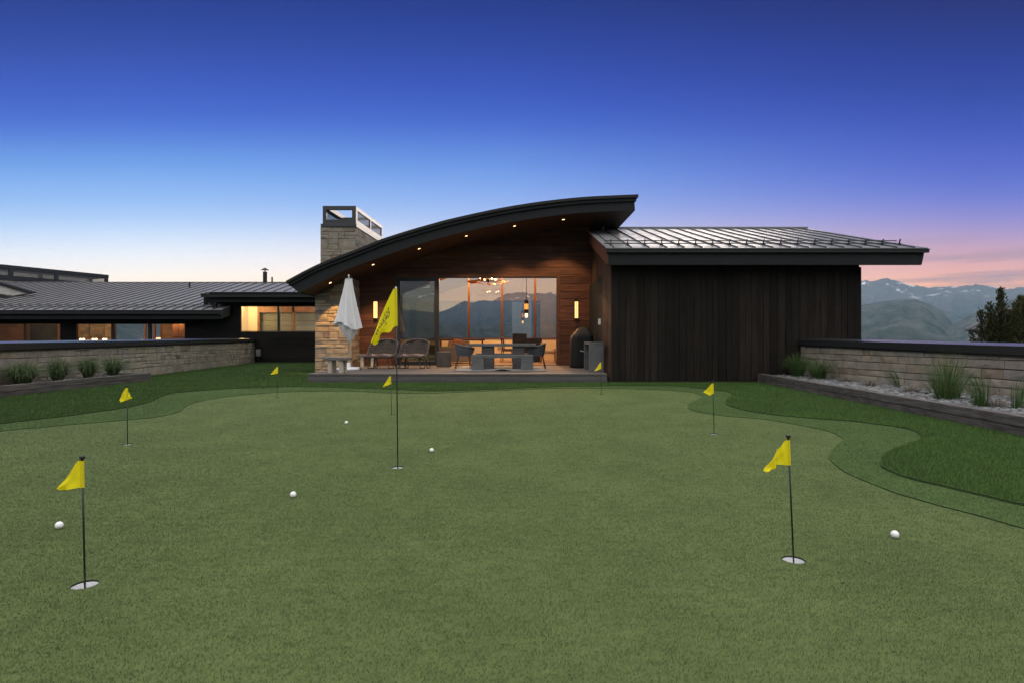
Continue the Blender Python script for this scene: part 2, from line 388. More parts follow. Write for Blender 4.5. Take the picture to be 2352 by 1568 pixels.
# ------------------------------------------------------------------ putting green, fringe, lawn
LB_PX = [(0,974.5),(63.5,967.2),(133.3,959.3),(190.4,951.4),(260,941.8),(292,936.4),(317.4,930.7),(342.7,924.4),(358.6,917.1),(380.8,907.9),(412.6,901.5),(476,896.5),(552.2,892),(634.7,889.5),(689,888.7),(750,889.4),(811,891.8),(872,893.6),(927,895.8),(963.6,897.9),(1009.4,898.5),(1055.2,897.3),(1116.2,895.2),(1165,893.3),(1223,890.3),(1284,888.1),(1345,887.2),(1406.7,886.3),(1456,886.1),(1534,886.5),(1573.4,888.3),(1602.7,891.8),(1622.2,893.7),(1641.8,896.3),(1667.2,899.6),(1679.9,904.5),(1680.8,909.4),(1675,914.3),(1668.1,919.1),(1666.8,925),(1669.1,929.9),(1682.8,935.7),(1710.1,943.2),(1739.4,948.4),(1780,954.4),(1840.9,960),(1901.7,964.9),(1962.5,969.3),(2011,975.8),(2059.7,981.9),(2096.2,989.9),(2113.2,998.9),(2115.2,1006.2),(2108.4,1014.7),(2079.2,1025.7),(2047.6,1037.8),(2030.6,1050),(2023.3,1062.2),(2023.3,1073.1),(2042.7,1084),(2071.9,1096.2),(2120.5,1109.6),(2169.2,1120.5),(2217.8,1132.7),(2266.4,1143.6),(2315,1155.8),(2352,1163.6)]
GB_PX = [(0,990.4),(76.2,983.1),(152.3,976.1),(234.8,969.1),(285.6,964.7),(342.7,959.9),(380.8,953.6),(412.6,945),(428.4,932.3),(450.7,923.7),(491.9,914.9),(545.9,908.2),(603,903.1),(666.5,899.6),(725,898.1),(780.5,897.6),(826.3,899),(872,901.3),(933,903.2),(978.9,903.2),(1024.7,901.6),(1085.7,898.9),(1131.5,897),(1177.2,894.9),(1223,893),(1284,891.4),(1345,891),(1406.7,891.8),(1436.7,892.2),(1495.3,894.3),(1534.4,895.5),(1573.4,898.6),(1596.9,902.5),(1610.5,906.8),(1613.4,910.3),(1608.6,915.2),(1593,922.1),(1581.2,928.9),(1580.2,934.8),(1585.1,939.6),(1602.7,945.5),(1632,950.4),(1671,955.7),(1710,958.8),(1749.2,962.1),(1780,966.6),(1816.6,972.7),(1865.2,981.4),(1906.5,991.6),(1928.4,1001.4),(1936.9,1009.9),(1926,1020.8),(1913.8,1031.8),(1906.5,1042.7),(1905.3,1052.4),(1913.8,1063.4),(1940.6,1084),(1974.6,1099.8),(2013.5,1115.6),(2057.3,1132.7),(2103.5,1146),(2144.8,1158.2),(2181.3,1167.9),(2230,1180.1),(2278.5,1193.4),(2315,1204.4),(2352,1214.1)]
def g2(p): q = G(*p); return (q.x, q.y)
LB = spline([(-8.3,-4.5),(-8.3,2.5),(-7.3,5.9)]+[g2(p) for p in LB_PX]+[(3.75,3.2),(4.7,1.6),(5.2,-4.5)], 3)
GB = spline([(-7.6,-4),(-7.6,2.2),(-6.75,5.5)]+[g2(p) for p in GB_PX]+[(3.3,2.8),(4.2,1.0),(4.5,-4)], 3)
LAWN = [(-16,31),(-12.6,20),(-10.6,9),(-10.2,-6),(8.2,-6),(8.2,31)]
CUP_R = .054
CUPS = {'a':(195,1341),'b':(293,1019.3),'c':(636.5,912.8),'d':(899.5,952.4),'e':(913.8,1072.3),'f':(1381,904.3),'g':(1640.3,995.8),'h':(1822.6,1283.8)}
CUPW = {k: G(*v) for k, v in CUPS.items()}
def ring(c, r, n=28): return [(c[0]+r*math.cos(2*math.pi*i/n), c[1]+r*math.sin(2*math.pi*i/n)) for i in range(n)]
def turf_mat(name, ca, cb, bump, bl):
    m = bpy.data.materials.new(name); m.use_nodes = True; nt = m.node_tree; b = nt.nodes['Principled BSDF']
    g = nd(nt, 'ShaderNodeNewGeometry'); pos = g.outputs['Position']
    c = mixc(nt, ramp(nt, noise(nt, pos, 150, 3, .7, (.55,1.3,1)), [(.3, 0), (.7, 1)]), ca, cb)
    c = mixc(nt, 1, c, ramp(nt, noise(nt, pos, 1.3, 5, .62), [(.3, .86), (.7, 1.14)]), 'MULTIPLY')
    c = mixc(nt, 1, c, ramp(nt, noise(nt, pos, 11, 4, .65, (.6,1.5,1)), [(.3, .86), (.7, 1.14)]), 'MULTIPLY')
    nt.links.new(c, b.inputs['Base Color']); b.inputs['Roughness'].default_value = .85; b.inputs['Specular IOR Level'].default_value = .15
    bp = nd(nt, 'ShaderNodeBump'); bp.inputs['Strength'].default_value = bump; bp.inputs['Distance'].default_value = bl
    nt.links.new(noise(nt, pos, 120, 4, .7, (.7,1.2,1)), bp.inputs['Height']); nt.links.new(bp.outputs[0], b.inputs['Normal'])
    return m
def blade_mat(name, stops, soft=.45):
    m = bpy.data.materials.new(name); m.use_nodes = True; nt = m.node_tree; b = nt.nodes['Principled BSDF']
    g = nd(nt, 'ShaderNodeNewGeometry'); pos = g.outputs['Position']
    c = ramp(nt, g.outputs['Random Per Island'], stops)
    c = mixc(nt, 1, c, ramp(nt, noise(nt, pos, 1.3, 5, .62), [(.3, .86), (.7, 1.14)]), 'MULTIPLY')
    c = mixc(nt, 1, c, ramp(nt, noise(nt, pos, .42, 3, .6, (.6,1.6,1)), [(.3, .88), (.7, 1.12)]), 'MULTIPLY')
    c = mixc(nt, 1, c, ramp(nt, noise(nt, pos, 11, 4, .65, (.6,1.5,1)), [(.3, .84), (.7, 1.16)]), 'MULTIPLY')
    nt.links.new(c, b.inputs['Base Color']); b.inputs['Roughness'].default_value = .7; b.inputs['Specular IOR Level'].default_value = .2
    vm = nd(nt, 'ShaderNodeVectorMath', operation='MULTIPLY_ADD'); nt.links.new(g.outputs['Normal'], vm.inputs[0]); vm.inputs[1].default_value = (soft,)*3; vm.inputs[2].default_value = (0,0,1)
    vn = nd(nt, 'ShaderNodeVectorMath', operation='NORMALIZE'); nt.links.new(vm.outputs[0], vn.inputs[0]); nt.links.new(vn.outputs[0], b.inputs['Normal'])
    return m
HL, HF = .019, .007
poly_sheet('lawn', [LAWN, LB], HL, turf_mat('lawn_turf', (.025,.060,.008), (.042,.096,.012), .6, .01))
poly_sheet('fringe', [LB, GB], HF, turf_mat('fringe_turf', (.051,.092,.025), (.067,.115,.031), .5, .006))
poly_sheet('putting_green', [GB]+[ring(CUPW[k], CUP_R) for k in CUPW], 0, turf_mat('green_turf', (.081,.114,.037), (.091,.126,.042), .2, .004))
m_step_shade = M('turf_step_shade', (.024,.040,.014), .95, var=.3, vscale=30)
def edge_skirt(name, loop, z0, z1):                    # cut edge of the thicker turf, step shade painted in as dark green
    n = len(loop); b = MB()
    b.add([(x,y,z0) for x,y in loop]+[(x,y,z1) for x,y in loop], [(i,(i+1)%n,n+(i+1)%n,n+i) for i in range(n)])
    o = b.build(name, m_step_shade, fix=False); o['kind'] = 'structure'
edge_skirt('fringe_edge', GB, -.001, HF+.002); edge_skirt('lawn_edge', LB, HF-.002, HL+.004)
def inside(P, poly):
    x, y = P[:,0], P[:,1]; c = np.zeros(len(P), bool); q = np.array(poly)
    for (x1, y1), (x2, y2) in zip(q, np.roll(q, -1, 0)):
        if y1 == y2: continue
        m = ((y1 > y) != (y2 > y)); m &= x < (x2-x1)*(y-y1)/(y2-y1)+x1
        c ^= m
    return c
def turf(name, mat, test, bands, h, wd, box, lean=.55, zb=0.0):
    Ps = []; Ws = []; Hs = []
    cy_ = [(a*b)**.5 for a, b, _, _ in bands]; ld = [math.log(c) for _, _, c, _ in bands]; lw = [w for *_, w in bands]
    ed = np.geomspace(bands[0][0], bands[-1][1], 40)
    for y0, y1 in zip(ed[:-1], ed[1:]):
        ym = (y0*y1)**.5; dens = math.exp(np.interp(ym, cy_, ld)); wk = np.interp(ym, cy_, lw)
        x0, x1 = max(box[0], -(.95*y1+2.6)), min(box[1], .95*y1+2.6)
        n = int((x1-x0)*(y1-y0)*dens)
        P = RNG.random((n,2))*[x1-x0, y1-y0]+[x0, y0]
        P = P[np.abs(P[:,0]) < .95*P[:,1]+2.6]
        P = P[test(P)]
        Ps.append(P); Ws.append(np.full(len(P), wd*wk)); Hs.append(np.full(len(P), h))
    P = np.vstack(Ps); wv = np.concatenate(Ws); hv = np.concatenate(Hs); n = len(P)
    a = RNG.random(n)*2*np.pi; hh = hv*(.6+.6*RNG.random(n)); ln = RNG.random(n)*lean*hh
    la = RNG.random(n)*2*np.pi
    V = np.zeros((n,3,3), np.float32)
    V[:,0,0] = P[:,0]-np.cos(a)*wv/2; V[:,0,1] = P[:,1]-np.sin(a)*wv/2
    V[:,1,0] = P[:,0]+np.cos(a)*wv/2; V[:,1,1] = P[:,1]+np.sin(a)*wv/2
    V[:,2,0] = P[:,0]+np.cos(la)*ln+.25*hh; V[:,2,1] = P[:,1]+np.sin(la)*ln; V[:,2,2] = hh
    V[:,:2,2] = zb-.002; V[:,2,2] += zb
    me = bpy.data.meshes.new(name); me.vertices.add(n*3); me.vertices.foreach_set('co', V.reshape(-1))
    me.loops.add(n*3); me.loops.foreach_set('vertex_index', np.arange(n*3, dtype=np.int32))
    me.polygons.add(n); me.polygons.foreach_set('loop_start', np.arange(0, n*3, 3, dtype=np.int32))
    me.update(calc_edges=True); me.materials.append(mat)
    o = bpy.data.objects.new(name, me); COL.objects.link(o); o['kind'] = 'stuff'; return o
def t_green(P):
    k = inside(P, GB)
    for c in CUPW.values(): k &= (P[:,0]-c.x)**2+(P[:,1]-c.y)**2 > (CUP_R+.001)**2
    return k
def t_fringe(P): return inside(P, LB) & ~inside(P, GB)
def t_lawn(P):
    k = inside(P, LAWN) & ~inside(P, LB)
    k &= ~((P[:,1] > 15.1) & (P[:,0] > -5.46)) & ~((P[:,1] > 15.25) & (P[:,0] > 2.5))
    k &= ~((P[:,0] > np.interp(P[:,1], [0,6.45,15.3], [5.24,5.8,6.57])) )
    k &= ~((P[:,0] < -9.9) & (P[:,1] < 15.75))
    k &= P[:,0] > np.interp(P[:,1], [9,18.2,29.3], [-10.2,-11.56,-13.2])
    return k
GD = (-9,8)
turf('putting_turf', blade_mat('green_blade', [(0,(.071,.101,.032)),(.5,(.084,.119,.039)),(.85,(.096,.132,.046)),(1,(.121,.151,.060))]), t_green, [(1.6,3.2,26000,1),(3.2,5,15000,1.3),(5,8,5500,2),(8,16,1500,3.4)], .009, .0026, GD, 1.0)
turf('fringe_turf', blade_mat('fringe_blade', [(0,(.046,.086,.022)),(.6,(.063,.107,.029)),(1,(.086,.136,.043))]), t_fringe, [(1.4,5,16000,1),(5,9,7000,1.7),(9,16,2500,3)], .013, .0026, GD, .9, HF)
turf('lawn_grass', blade_mat('lawn_blade', [(0,(.019,.050,.007)),(.5,(.036,.086,.011)),(.85,(.053,.115,.016)),(1,(.088,.15,.032))]), t_lawn, [(1.4,6,11000,1.1),(6,10,5500,1.8),(10,17,2200,3),(17,30,700,5)], .032, .0034, (-13.5,7), .8, HL)

# ------------------------------------------------------------------ cups, flags, balls
m_cup = M('cup_liner', (.78,.78,.80), .45, var=.04)
m_soil = M('cup_rim', (.03,.04,.02), .9, var=.3, vscale=60)
cup_lab = {'a':'white cup under the putting flag at the bottom left corner','b':'white cup below the flag whose cloth wraps both sides of its pole','c':'white cup nearest the lawn at the deck\'s left end',
 'd':'white cup just behind the tall flag pole','e':'white cup holding the tall lettered flag','f':'white cup closest to the deck below the barbecue','g':'white cup between fringe bay and dark timber wing','h':'white cup below the folded flag in the right foreground'}
for k, c in CUPW.items():
    t = thing('golf_cup', cup_lab[k], 'golf cup', (c.x, c.y, -.11), group='cups sunk in the putting green')
    b = MB(); b.lathe([(CUP_R-.001,0.0),(CUP_R-.001,.101)], n=32, cap=False); b.lathe([(.0005,.001),(CUP_R-.001,.001)], n=32, cap=False)
    b.build('liner', m_cup, t, shade=True, local=True)
    b = MB(); b.lathe([(CUP_R,.1015),(CUP_R,.1105)], n=32, cap=False); b.build('turf_rim', m_soil, t, shade=True, local=True)
m_pole = M('flag_pole_black', (.012,.012,.013), .35, var=.1)
m_cloth = M('flag_cloth_yellow', (.90,.77,.010), .75, var=.07, vscale=14, trans=.38, bump=.15, bscale=400, bdist=.001)
m_sleeve = M('flag_sleeve_yellow', (.72,.61,.010), .75, var=.06, trans=.15)
m_ink = M('flag_ink', (.03,.03,.02), .8, var=.1)
def cloth(S0, S1, F0, F1, Y, nu=22, nv=14, wave=.006, sag=0, ph=0.0, wk=1.5):
    P = []
    for i in range(nu+1):
        u = i/nu; row = []
        for j in range(nv+1):
            v = j/nv
            x = (S0[0]*(1-u)+F0[0]*u)*(1-v)+(S1[0]*(1-u)+F1[0]*u)*v
            y = (S0[1]*(1-u)+F0[1]*u)*(1-v)+(S1[1]*(1-u)+F1[1]*u)*v - sag*math.sin(math.pi*u)*v
            q = W(x, y, Y)
            q.y += wave*u**.6*(math.sin(wk*math.pi*u*1.3+v*4.2+ph)+.5*math.sin(v*9-u*3+ph*2))-.004
            row.append(q)
        P.append(row)
    return P
FL = dict(
 a=dict(top=(188.5,1045), S0=(180.3,1057), S1=(182.5,1118.6), F=[((134,1120),(136.5,1126))], lab='yellow putting flag at the bottom left, beside a golf ball'),
 b=dict(top=(292.3,884.4), S0=(289.6,889.6), S1=(290.2,917.9), F=[((275,914),(278,923.5)),], R=((304.5,913.5),(295,915.5)), lab='yellow putting flag drooping on both sides of its pole, before the left planter'),
 c=dict(top=(638,838.6), S0=(636.6,841.6), S1=(637.0,856.7), F=[((621.2,859.2),(623,859.4))], lab='small yellow putting flag standing left of the wooden deck'),
 d=dict(top=(896.9,860.3), S0=(895.2,862.4), S1=(897,881.2), F=[((879.3,887.2),(881,887.8))], lab='small yellow putting flag just behind and left of the tall flag pole'),
 f=dict(top=(1380,829.3), S0=(1378.8,831.2), S1=(1379.6,846.2), F=[((1365.2,851.6),(1369,850.6))], lab='small yellow putting flag in front of the concrete console'),
 g=dict(top=(1637.4,873.7), S0=(1635.4,879), S1=(1636.6,903.6), F=[((1615.8,899.9),(1628.8,907.5))], lab='yellow putting flag with pointed lower hem before the dark timber wing'),
 h=dict(top=(1810.2,996.8), S0=(1803.6,1009.8), S1=(1804.7,1067.1), F=[((1785,1032),(1781.3,1064.3)), ((1785.5,1031.3),(1781.3,1075),(1754.7,1080.3),(1755.4,1082.2))], lab='yellow putting flag with a folded corner in the right foreground'))
def sleeve(t, p_top, p_bot, r, gap):
    b = MB(); n = 12; d = (p_bot-p_top)
    b.tube([p_top, p_top+d*.5, p_bot], r, n=14, cap=False)
    return b.build('sleeve', m_sleeve, t, shade=True)
for k, d in FL.items():
    base = CUPW[k]; Y = base.y; top = W(*d['top'], Y)
    t = thing('putting_flag', d['lab'], 'golf flag', (base.x, base.y, -.10), group='small yellow putting flags on the green')
    hk = (top.z-base.z); ax = (top-base).normalized()
    knob = .024
    b = MB(); b.tube([base-ax*.105, top-ax*knob], .0042, n=10); b.build('pole', m_pole, t, shade=True)
    b = MB(); b.tube([top-ax*knob, top-ax*.017, top-ax*.014, top-ax*.007, top-ax*.002, top], [.0055,.006,.0105,.0118,.0095,.003], n=14); b.build('knob', m_pole, t, shade=True)
    z0 = W(*d['S0'], Y).z; z1 = W(*d['S1'], Y).z
    pt = base+ax*((z0-base.z)/ax.z); pb = base+ax*((z1-base.z)/ax.z)
    sleeve(t, pt, pb, .0075, 0)
    b = MB()
    S0 = d['S0']; S1 = d['S1']
    for q in d['F']:
        if len(q) == 4: b.grid(cloth(*q, Y-.006, ph=2.2, wave=.012))
        else: b.grid(cloth(S0, S1, q[0], q[1], Y, ph=base.x, wave=.008))
        # hem along the bottom edge
    if 'R' in d:
        F0, F1 = d['R']; b.grid(cloth((295.2,899), (294.6,917.5), F0, F1, Y, ph=1, wave=.006))
    # cloth between sleeve and free part
    px = lambda q: (1176+q.x/q.y*F, 784-(q.z-EYE)/q.y*F)
    b.grid(cloth(px(pt), px(pb), S0, S1, Y, nu=4, wave=.0, ph=0))
    o = b.build('cloth', m_cloth, t, shade=True, fix=False)
# the tall lettered flag
base = CUPW['e']; Y = base.y; top = W(909.3, 659, Y); ax = (top-base).normalized()
t = thing('tall_golf_flag', 'tall yellow golf flag with black mirrored lettering in the middle of the green', 'golf flag', (base.x, base.y, -.10))
b = MB(); b.tube([base-ax*.105, top-ax*.02], .0052, n=12); b.build('pole', m_pole, t, shade=True)
b = MB(); b.tube([top-ax*.02, top-ax*.012, top-ax*.004, top], [.006,.0085,.0075,.002], n=14); b.build('pole_tip', M('flag_tip_white', (.75,.75,.78), .35), t, shade=True)
zp = lambda x, y: (826.9+x/9.752, 643+y/9.752)
S0, S1, F0, F1 = zp(750,205), zp(765,1055), zp(247,1365), zp(310,1465)
def bigp(u, v, off=0.0):
    x = (S0[0]*(1-u)+F0[0]*u)*(1-v)+(S1[0]*(1-u)+F1[0]*u)*v
    y = (S0[1]*(1-u)+F0[1]*u)*(1-v)+(S1[1]*(1-u)+F1[1]*u)*v
    x -= 3.2*math.sin(math.pi*min(1,u*1.15))*(1-v)**2*.7          # slight belly of the upper edge
    lower = v**3; y += lower*(6.5*math.sin(u*7.5+.4)*math.sin(math.pi*u)-3.0*math.sin(math.pi*u)); x += lower*3.5*math.sin(u*8)*math.sin(math.pi*u)
    q = W(x, y, Y)
    q.y += .020*u**.7*(math.sin(v*5.0+u*3.2)+.45*math.sin(v*11-u*5))*(.35+.65*u+.6*v*v*.6)-.004-off
    return q
b = MB(); b.grid([[bigp(i/40, j/30) for j in range(31)] for i in range(41)])
px = lambda q: (1176+q.x/q.y*F, 784-(q.z-EYE)/q.y*F)
pt = base+ax*((W(0, zp(0,200)[1], Y).z-base.z)/ax.z); pb = base+ax*((W(0, zp(0,1038)[1], Y).z-base.z)/ax.z)
b.grid([[pt.lerp(pb, j/30).lerp(bigp(0, j/30), i/3) for j in range(31)] for i in range(4)])
b.build('cloth', m_cloth, t, shade=True, fix=False)
b = MB(); b.tube([pt, pt.lerp(pb,.5), pb], .0115, n=16, cap=False); b.build('sleeve', m_sleeve, t, shade=True)
def ink(text, u0, u1, v0, v1, bold=.0, shear=0):
    cu = bpy.data.curves.new('lettering', 'FONT'); cu.body = text; cu.offset = bold; cu.shear = shear; cu.resolution_u = 2
    o = bpy.data.objects.new('lettering_tmp', cu); COL.objects.link(o)
    dg = bpy.context.evaluated_depsgraph_get(); me = bpy.data.meshes.new_from_object(o.evaluated_get(dg))
    bpy.data.objects.remove(o)
    bm = bmesh.new(); bm.from_mesh(me); bmesh.ops.triangulate(bm, faces=bm.faces); bmesh.ops.subdivide_edges(bm, edges=bm.edges[:], cuts=1)
    vs = [v.co.copy() for v in bm.verts]; x0 = min(v.x for v in vs); x1 = max(v.x for v in vs); y0 = min(v.y for v in vs); y1 = max(v.y for v in vs)
    out = [bigp(u0+(u1-u0)*(v.x-x0)/(x1-x0), v0+(v1-v0)*(1-(v.y-y0)/(y1-y0)), .0018) for v in vs]
    mb = MB(); mb.add(out, [[v.index for v in f.verts] for f in bm.faces]); bm.free(); bpy.data.meshes.remove(me)
    return mb
mb = ink('BACKYARD', .20, .86, .235, .335, .012)
for (tx, a) in (('GREENS', (.17,.80,.36,.53,.02,.12)), ('(801) 227-7874', (.33,.78,.625,.68,.012))):
    o2 = ink(tx, *a); mb.add(o2.v, o2.f)
def stroke(p, q, wd):
    P = []
    for i in range(7):
        u = p[0]+(q[0]-p[0])*i/6; v = p[1]+(q[1]-p[1])*i/6; P.append([bigp(u, v-wd/2, .0018), bigp(u, v+wd/2, .0018)])
    mb.grid(P)
for i in range(6):
    u = .40-.022*i
mb.grid([[bigp(.395+du, v, .0018) for du in (-.006,.006)] for v in [.10+.018*i for i in range(8)]])
mb.grid([[bigp(.36+du, v, .0018) for du in (-.006,.006)] for v in [.54+.014*i for i in range(7)]])
mb.grid([[bigp(.345+du, v, .0018) for v in (.615,.64)] for du in [-.02+.008*i for i in range(8)]])
mb.build('lettering', m_ink, t, fix=False)

m_ball = bpy.data.materials.new('golf_ball_white'); m_ball.use_nodes = True; nt = m_ball.node_tree; b_ = nt.nodes['Principled BSDF']
b_.inputs['Base Color'].default_value = (.80,.80,.80,1); b_.inputs['Roughness'].default_value = .35
tcn = nd(nt, 'ShaderNodeTexCoord'); vo = nd(nt, 'ShaderNodeTexVoronoi'); vo.inputs['Scale'].default_value = 260; nt.links.new(tcn.outputs['Object'], vo.inputs['Vector'])
bp = nd(nt, 'ShaderNodeBump'); bp.inputs['Strength'].default_value = .5; bp.inputs['Distance'].default_value = .0006; nt.links.new(vo.outputs['Distance'], bp.inputs['Height']); nt.links.new(bp.outputs[0], b_.inputs['Normal'])
fl = MB()
for i in range(12):
    px, py = random.uniform(150,2150), 784+10**random.uniform(2.25,2.85); q = G(px, py, .009); s = random.uniform(.003,.006); a = random.random()*6.28; z = random.uniform(.001,.004)
    d = Vector((math.cos(a),math.sin(a),random.uniform(-.2,.2)))*s; e = Vector((-math.sin(a),math.cos(a),.3))*s*.35
    fl.add([q-d, q+e, q+d+Vector((0,0,z)), q-e], [(0,1,2,3)])
o = fl.build('dry_flecks', M('dry_fleck', (.42,.38,.27), .8, var=.2), fix=False); o['kind'] = 'stuff'
BALL = .0214; proto = None
for (x, y, lab) in ((136,1205,'golf ball lying left of the bottom left putting flag'),(673.5,1134.5,'golf ball alone in the middle of the foreground green'),(991.5,1033,'golf ball right of the tall flag pole'),(795.5,969.5,'smallest golf ball, left of the tall pole towards the deck'),(2055.5,1226,'scuffed golf ball at the right foreground near the fringe')):
    q = G(x, y, BALL-.0005)
    if proto is None:
        b = MB(); b.ball((0,0,0), BALL, 32, 18); proto = b.build('golf_ball', m_ball, shade=True); o = proto
    else: o = proto.copy(); COL.objects.link(o)
    o.location = q; o.rotation_euler = (random.random()*6, random.random()*6, 0)
    tag(o, lab, 'golf ball', 'golf balls on the putting green')
# ------------------------------------------------------------------ materials for building
m_char = M('charred_board', (.0135,.0105,.0086), .75, spec=.15, var=.6, vscale=2.2, stretch=(9,9,.7), island=.38, knots=.6, bump=.5, bscale=7, bdist=.004)
m_charh = M('charred_board_flat', (.0115,.0100,.0092), .8, spec=.12, var=.45, vscale=2.2, stretch=(.7,9,9), island=.3, bump=.5, bscale=7, bdist=.004)
m_brown = M('stained_board', (.088,.035,.0205), .62, spec=.25, var=.55, vscale=1.8, stretch=(.8,9,9), island=.32, knots=.5, bump=.6, bscale=8, bdist=.004)
m_brownv = M('stained_board_upright', (.050,.027,.0185), .66, spec=.3, var=.45, vscale=2, stretch=(9,9,.7), island=.35, bump=.6, bscale=8, bdist=.004)
m_soff = M('soffit_board', (.050,.026,.016), .6, spec=.3, var=.35, vscale=2, stretch=(9,.8,9), bump=.3, bscale=8, bdist=.003)
m_fascia = M('dark_metal_trim', (.0115,.0130,.0148), .6, spec=.22, var=.14, vscale=5, rvar=.06)
m_edge = M('roof_edge_metal', (.013,.0135,.014), .55, spec=.28, var=.14, vscale=5, rvar=.06)
m_pan = M('roof_pan_metal', (.165,.168,.176), .34, spec=.6, var=.10, vscale=1.3, rvar=.07)
m_seam = M('roof_seam_shaded', (.060,.060,.063), .5, spec=.4, var=.1)  # seams coloured darker than the pans to paint in their shaded sides
m_black = M('black_metal', (.010,.010,.011), .42, spec=.45, var=.1)
m_core = M('dark_core', (.006,.006,.006), .9, var=.1)
m_plaster = M('warm_plaster', (.72,.64,.54), .85, var=.05, vscale=2)
m_woodtrim = M('warm_wood_trim', (.22,.10,.045), .5, var=.3, vscale=2, stretch=(6,6,.8))
m_floor = M('oak_floor', (.26,.165,.10), .4, var=.3, vscale=2, stretch=(.7,8,8))
g_clear = glass('window_glass', (.80,.82,.82), 1.0)
g_tint = glass('grey_glass', (.50,.54,.50), 2.6)
STONE = [(0,(.222,.197,.156)),(.3,(.256,.228,.184)),(.5,(.218,.202,.172)),(.68,(.27,.233,.178)),(.8,(.235,.215,.183)),(.89,(.175,.168,.158)),(.94,(.20,.152,.107)),(.97,(.25,.21,.16)),(1,(.13,.088,.062))]
m_stone = M('ledge_stone', (.3,.27,.23), .85, spec=.25, var=.30, vscale=4.5, stops=STONE, bump=.75, bscale=13, bdist=.022)
m_stonew = M('ledge_stone_ochre', (.3,.27,.23), .85, spec=.25, var=.30, vscale=4.5, stops=[(0,(.30,.245,.18)),(.3,(.36,.29,.21)),(.5,(.24,.22,.20)),(.7,(.34,.26,.175)),(.85,(.20,.19,.185)),(1,(.22,.14,.09))], bump=.8, bscale=13, bdist=.022)
m_mortar = M('wall_core', (.105,.098,.088), .95, var=.2)
# ------------------------------------------------------------------ generators
def stonework(mb, A, B, nrm, z0, ztop, hmin=.15, hmax=.36, wmin=.18, wmax=.8, jit=.018, dep=.12):
    A, B, n = Vector((*A,0)), Vector((*B,0)), Vector((*nrm,0)).normalized(); L = (B-A).length; d = (B-A)/L
    zmax = max(ztop(0), ztop(L)); g = .0035
    def block(u0, u1, a, b):
        o = random.uniform(0, jit); pts = []
        def pt(u, z, k):
            z = min(z, ztop(u)-.002); q = A+d*u+n*k; return (q.x, q.y, z)
        if min(b, ztop((u0+u1)/2))-a < .02: return
        jj = lambda: random.uniform(-.006,.006)
        c = .009
        fr = [(u0+c+jj(), a+c+jj()), (u1-c+jj(), a+c+jj()), (u1-c+jj(), b-c+jj()), (u0+c+jj(), b-c+jj())]
        bk = [(u0,a),(u1,a),(u1,b),(u0,b)]
        P = [pt(*q, o-dep) for q in bk]+[pt(*q, o-.012+jj()*.5) for q in bk]+[pt(*q, o+jj()*.7) for q in fr]
        # a middle vertex gives each face a slight cleft
        cu = (u0+u1)/2+random.uniform(-.2,.2)*(u1-u0); cz = (a+b)/2
        P.append(pt(cu, cz, o+random.uniform(-.004,.016)))
        fs = [(0,1,5,4),(1,2,6,5),(2,3,7,6),(3,0,4,7),(4,5,9,8),(5,6,10,9),(6,7,11,10),(7,4,8,11),(8,9,12),(9,10,12),(10,11,12),(11,8,12)]
        mb.add(P, fs)
    z = z0
    while z < zmax-.03:
        H = random.uniform(hmin, hmax)
        if zmax-(z+H) < hmin*.8: H = zmax-z
        u = 0
        while u < L-.01:
            w = random.uniform(wmin, wmax)*(1.2 if random.random() < .3 else 1)
            if L-(u+w) < wmin: w = L-u
            if H > .2 and random.random() < .55 and w > .25:
                hs = H*random.choice((.4,.5,.6)); 
                for a, b in ((z, z+hs), (z+hs, z+H)):
                    uu = u
                    while uu < u+w-.01:
                        ww = random.uniform(.35,1)*w
                        if u+w-(uu+ww) < .14: ww = u+w-uu
                        block(uu+g, uu+ww-g, a+g, b-g); uu += ww
            else: block(u+g, u+w-g, z+g, z+H-g)
            u += w
        z += H
def hboards(mb, x0, x1, y, z0, z1, h=.264, th=.016, gap=.014, lim=None, seg=3.2):
    z = z0
    while z < z1-.02:
        t = min(z+h, z1); a = x0
        if lim: a = max(x0, lim(z))
        if a < x1-.05:
            u = a
            while u < x1-.02:
                e = min(x1, u+random.uniform(.6,1.4)*seg)
                if x1-e < .8: e = x1
                o = random.uniform(0,.004)
                mb.box(u+.001, e-.001, y-th-o, y, z+gap/2, t-gap/2); u = e
        z += h
def vboards(mb, A, B, n, z0, ztop, w=.195, th=.028, gap=.010):
    A, B, n = Vector((*A,0)), Vector((*B,0)), Vector((*n,0)).normalized(); L = (B-A).length; d = (B-A)/L; u = 0
    while u < L-.02:
        e = min(L, u+w*random.uniform(.72,1.2)); o = random.uniform(0,.006)
        if L-e < .08: e = L
        p = [A+d*(u+gap/2), A+d*(e-gap/2)]
        q = [p[0]+n*(th+o), p[1]+n*(th+o), p[1], p[0]]
        zt = [ztop(v.y) for v in q]
        mb.hexa([(v.x,v.y,z0) for v in q]+[(v.x,v.y,k) for v,k in zip(q,zt)]); u = e
def seam_roof(house, eL, eR, rL, rR, sp, first, sh=.045):
    eL, eR, rL, rR = map(Vector, (eL, eR, rL, rR)); n = (eR-eL).cross(rL-eL).normalized()
    if n.z < 0: n = -n
    b = MB(); b.prism([eL, eR, rR, rL], n*.025); r = b.build('roof', m_pan, house)
    b = MB(); L = (eR-eL).length; d = (eR-eL)/L; u = first; v = (rL-eL)
    Lr = (rR-rL).length
    while u < L+.001:
        p = eL+d*u; q = p+v
        if (q-rL).dot(d) <= Lr+.02: b.beam(p+n*.035, q+n*.035, .014, sh, up=n)
        u += sp
    b.build('standing_seam', m_seam, r)
    return r

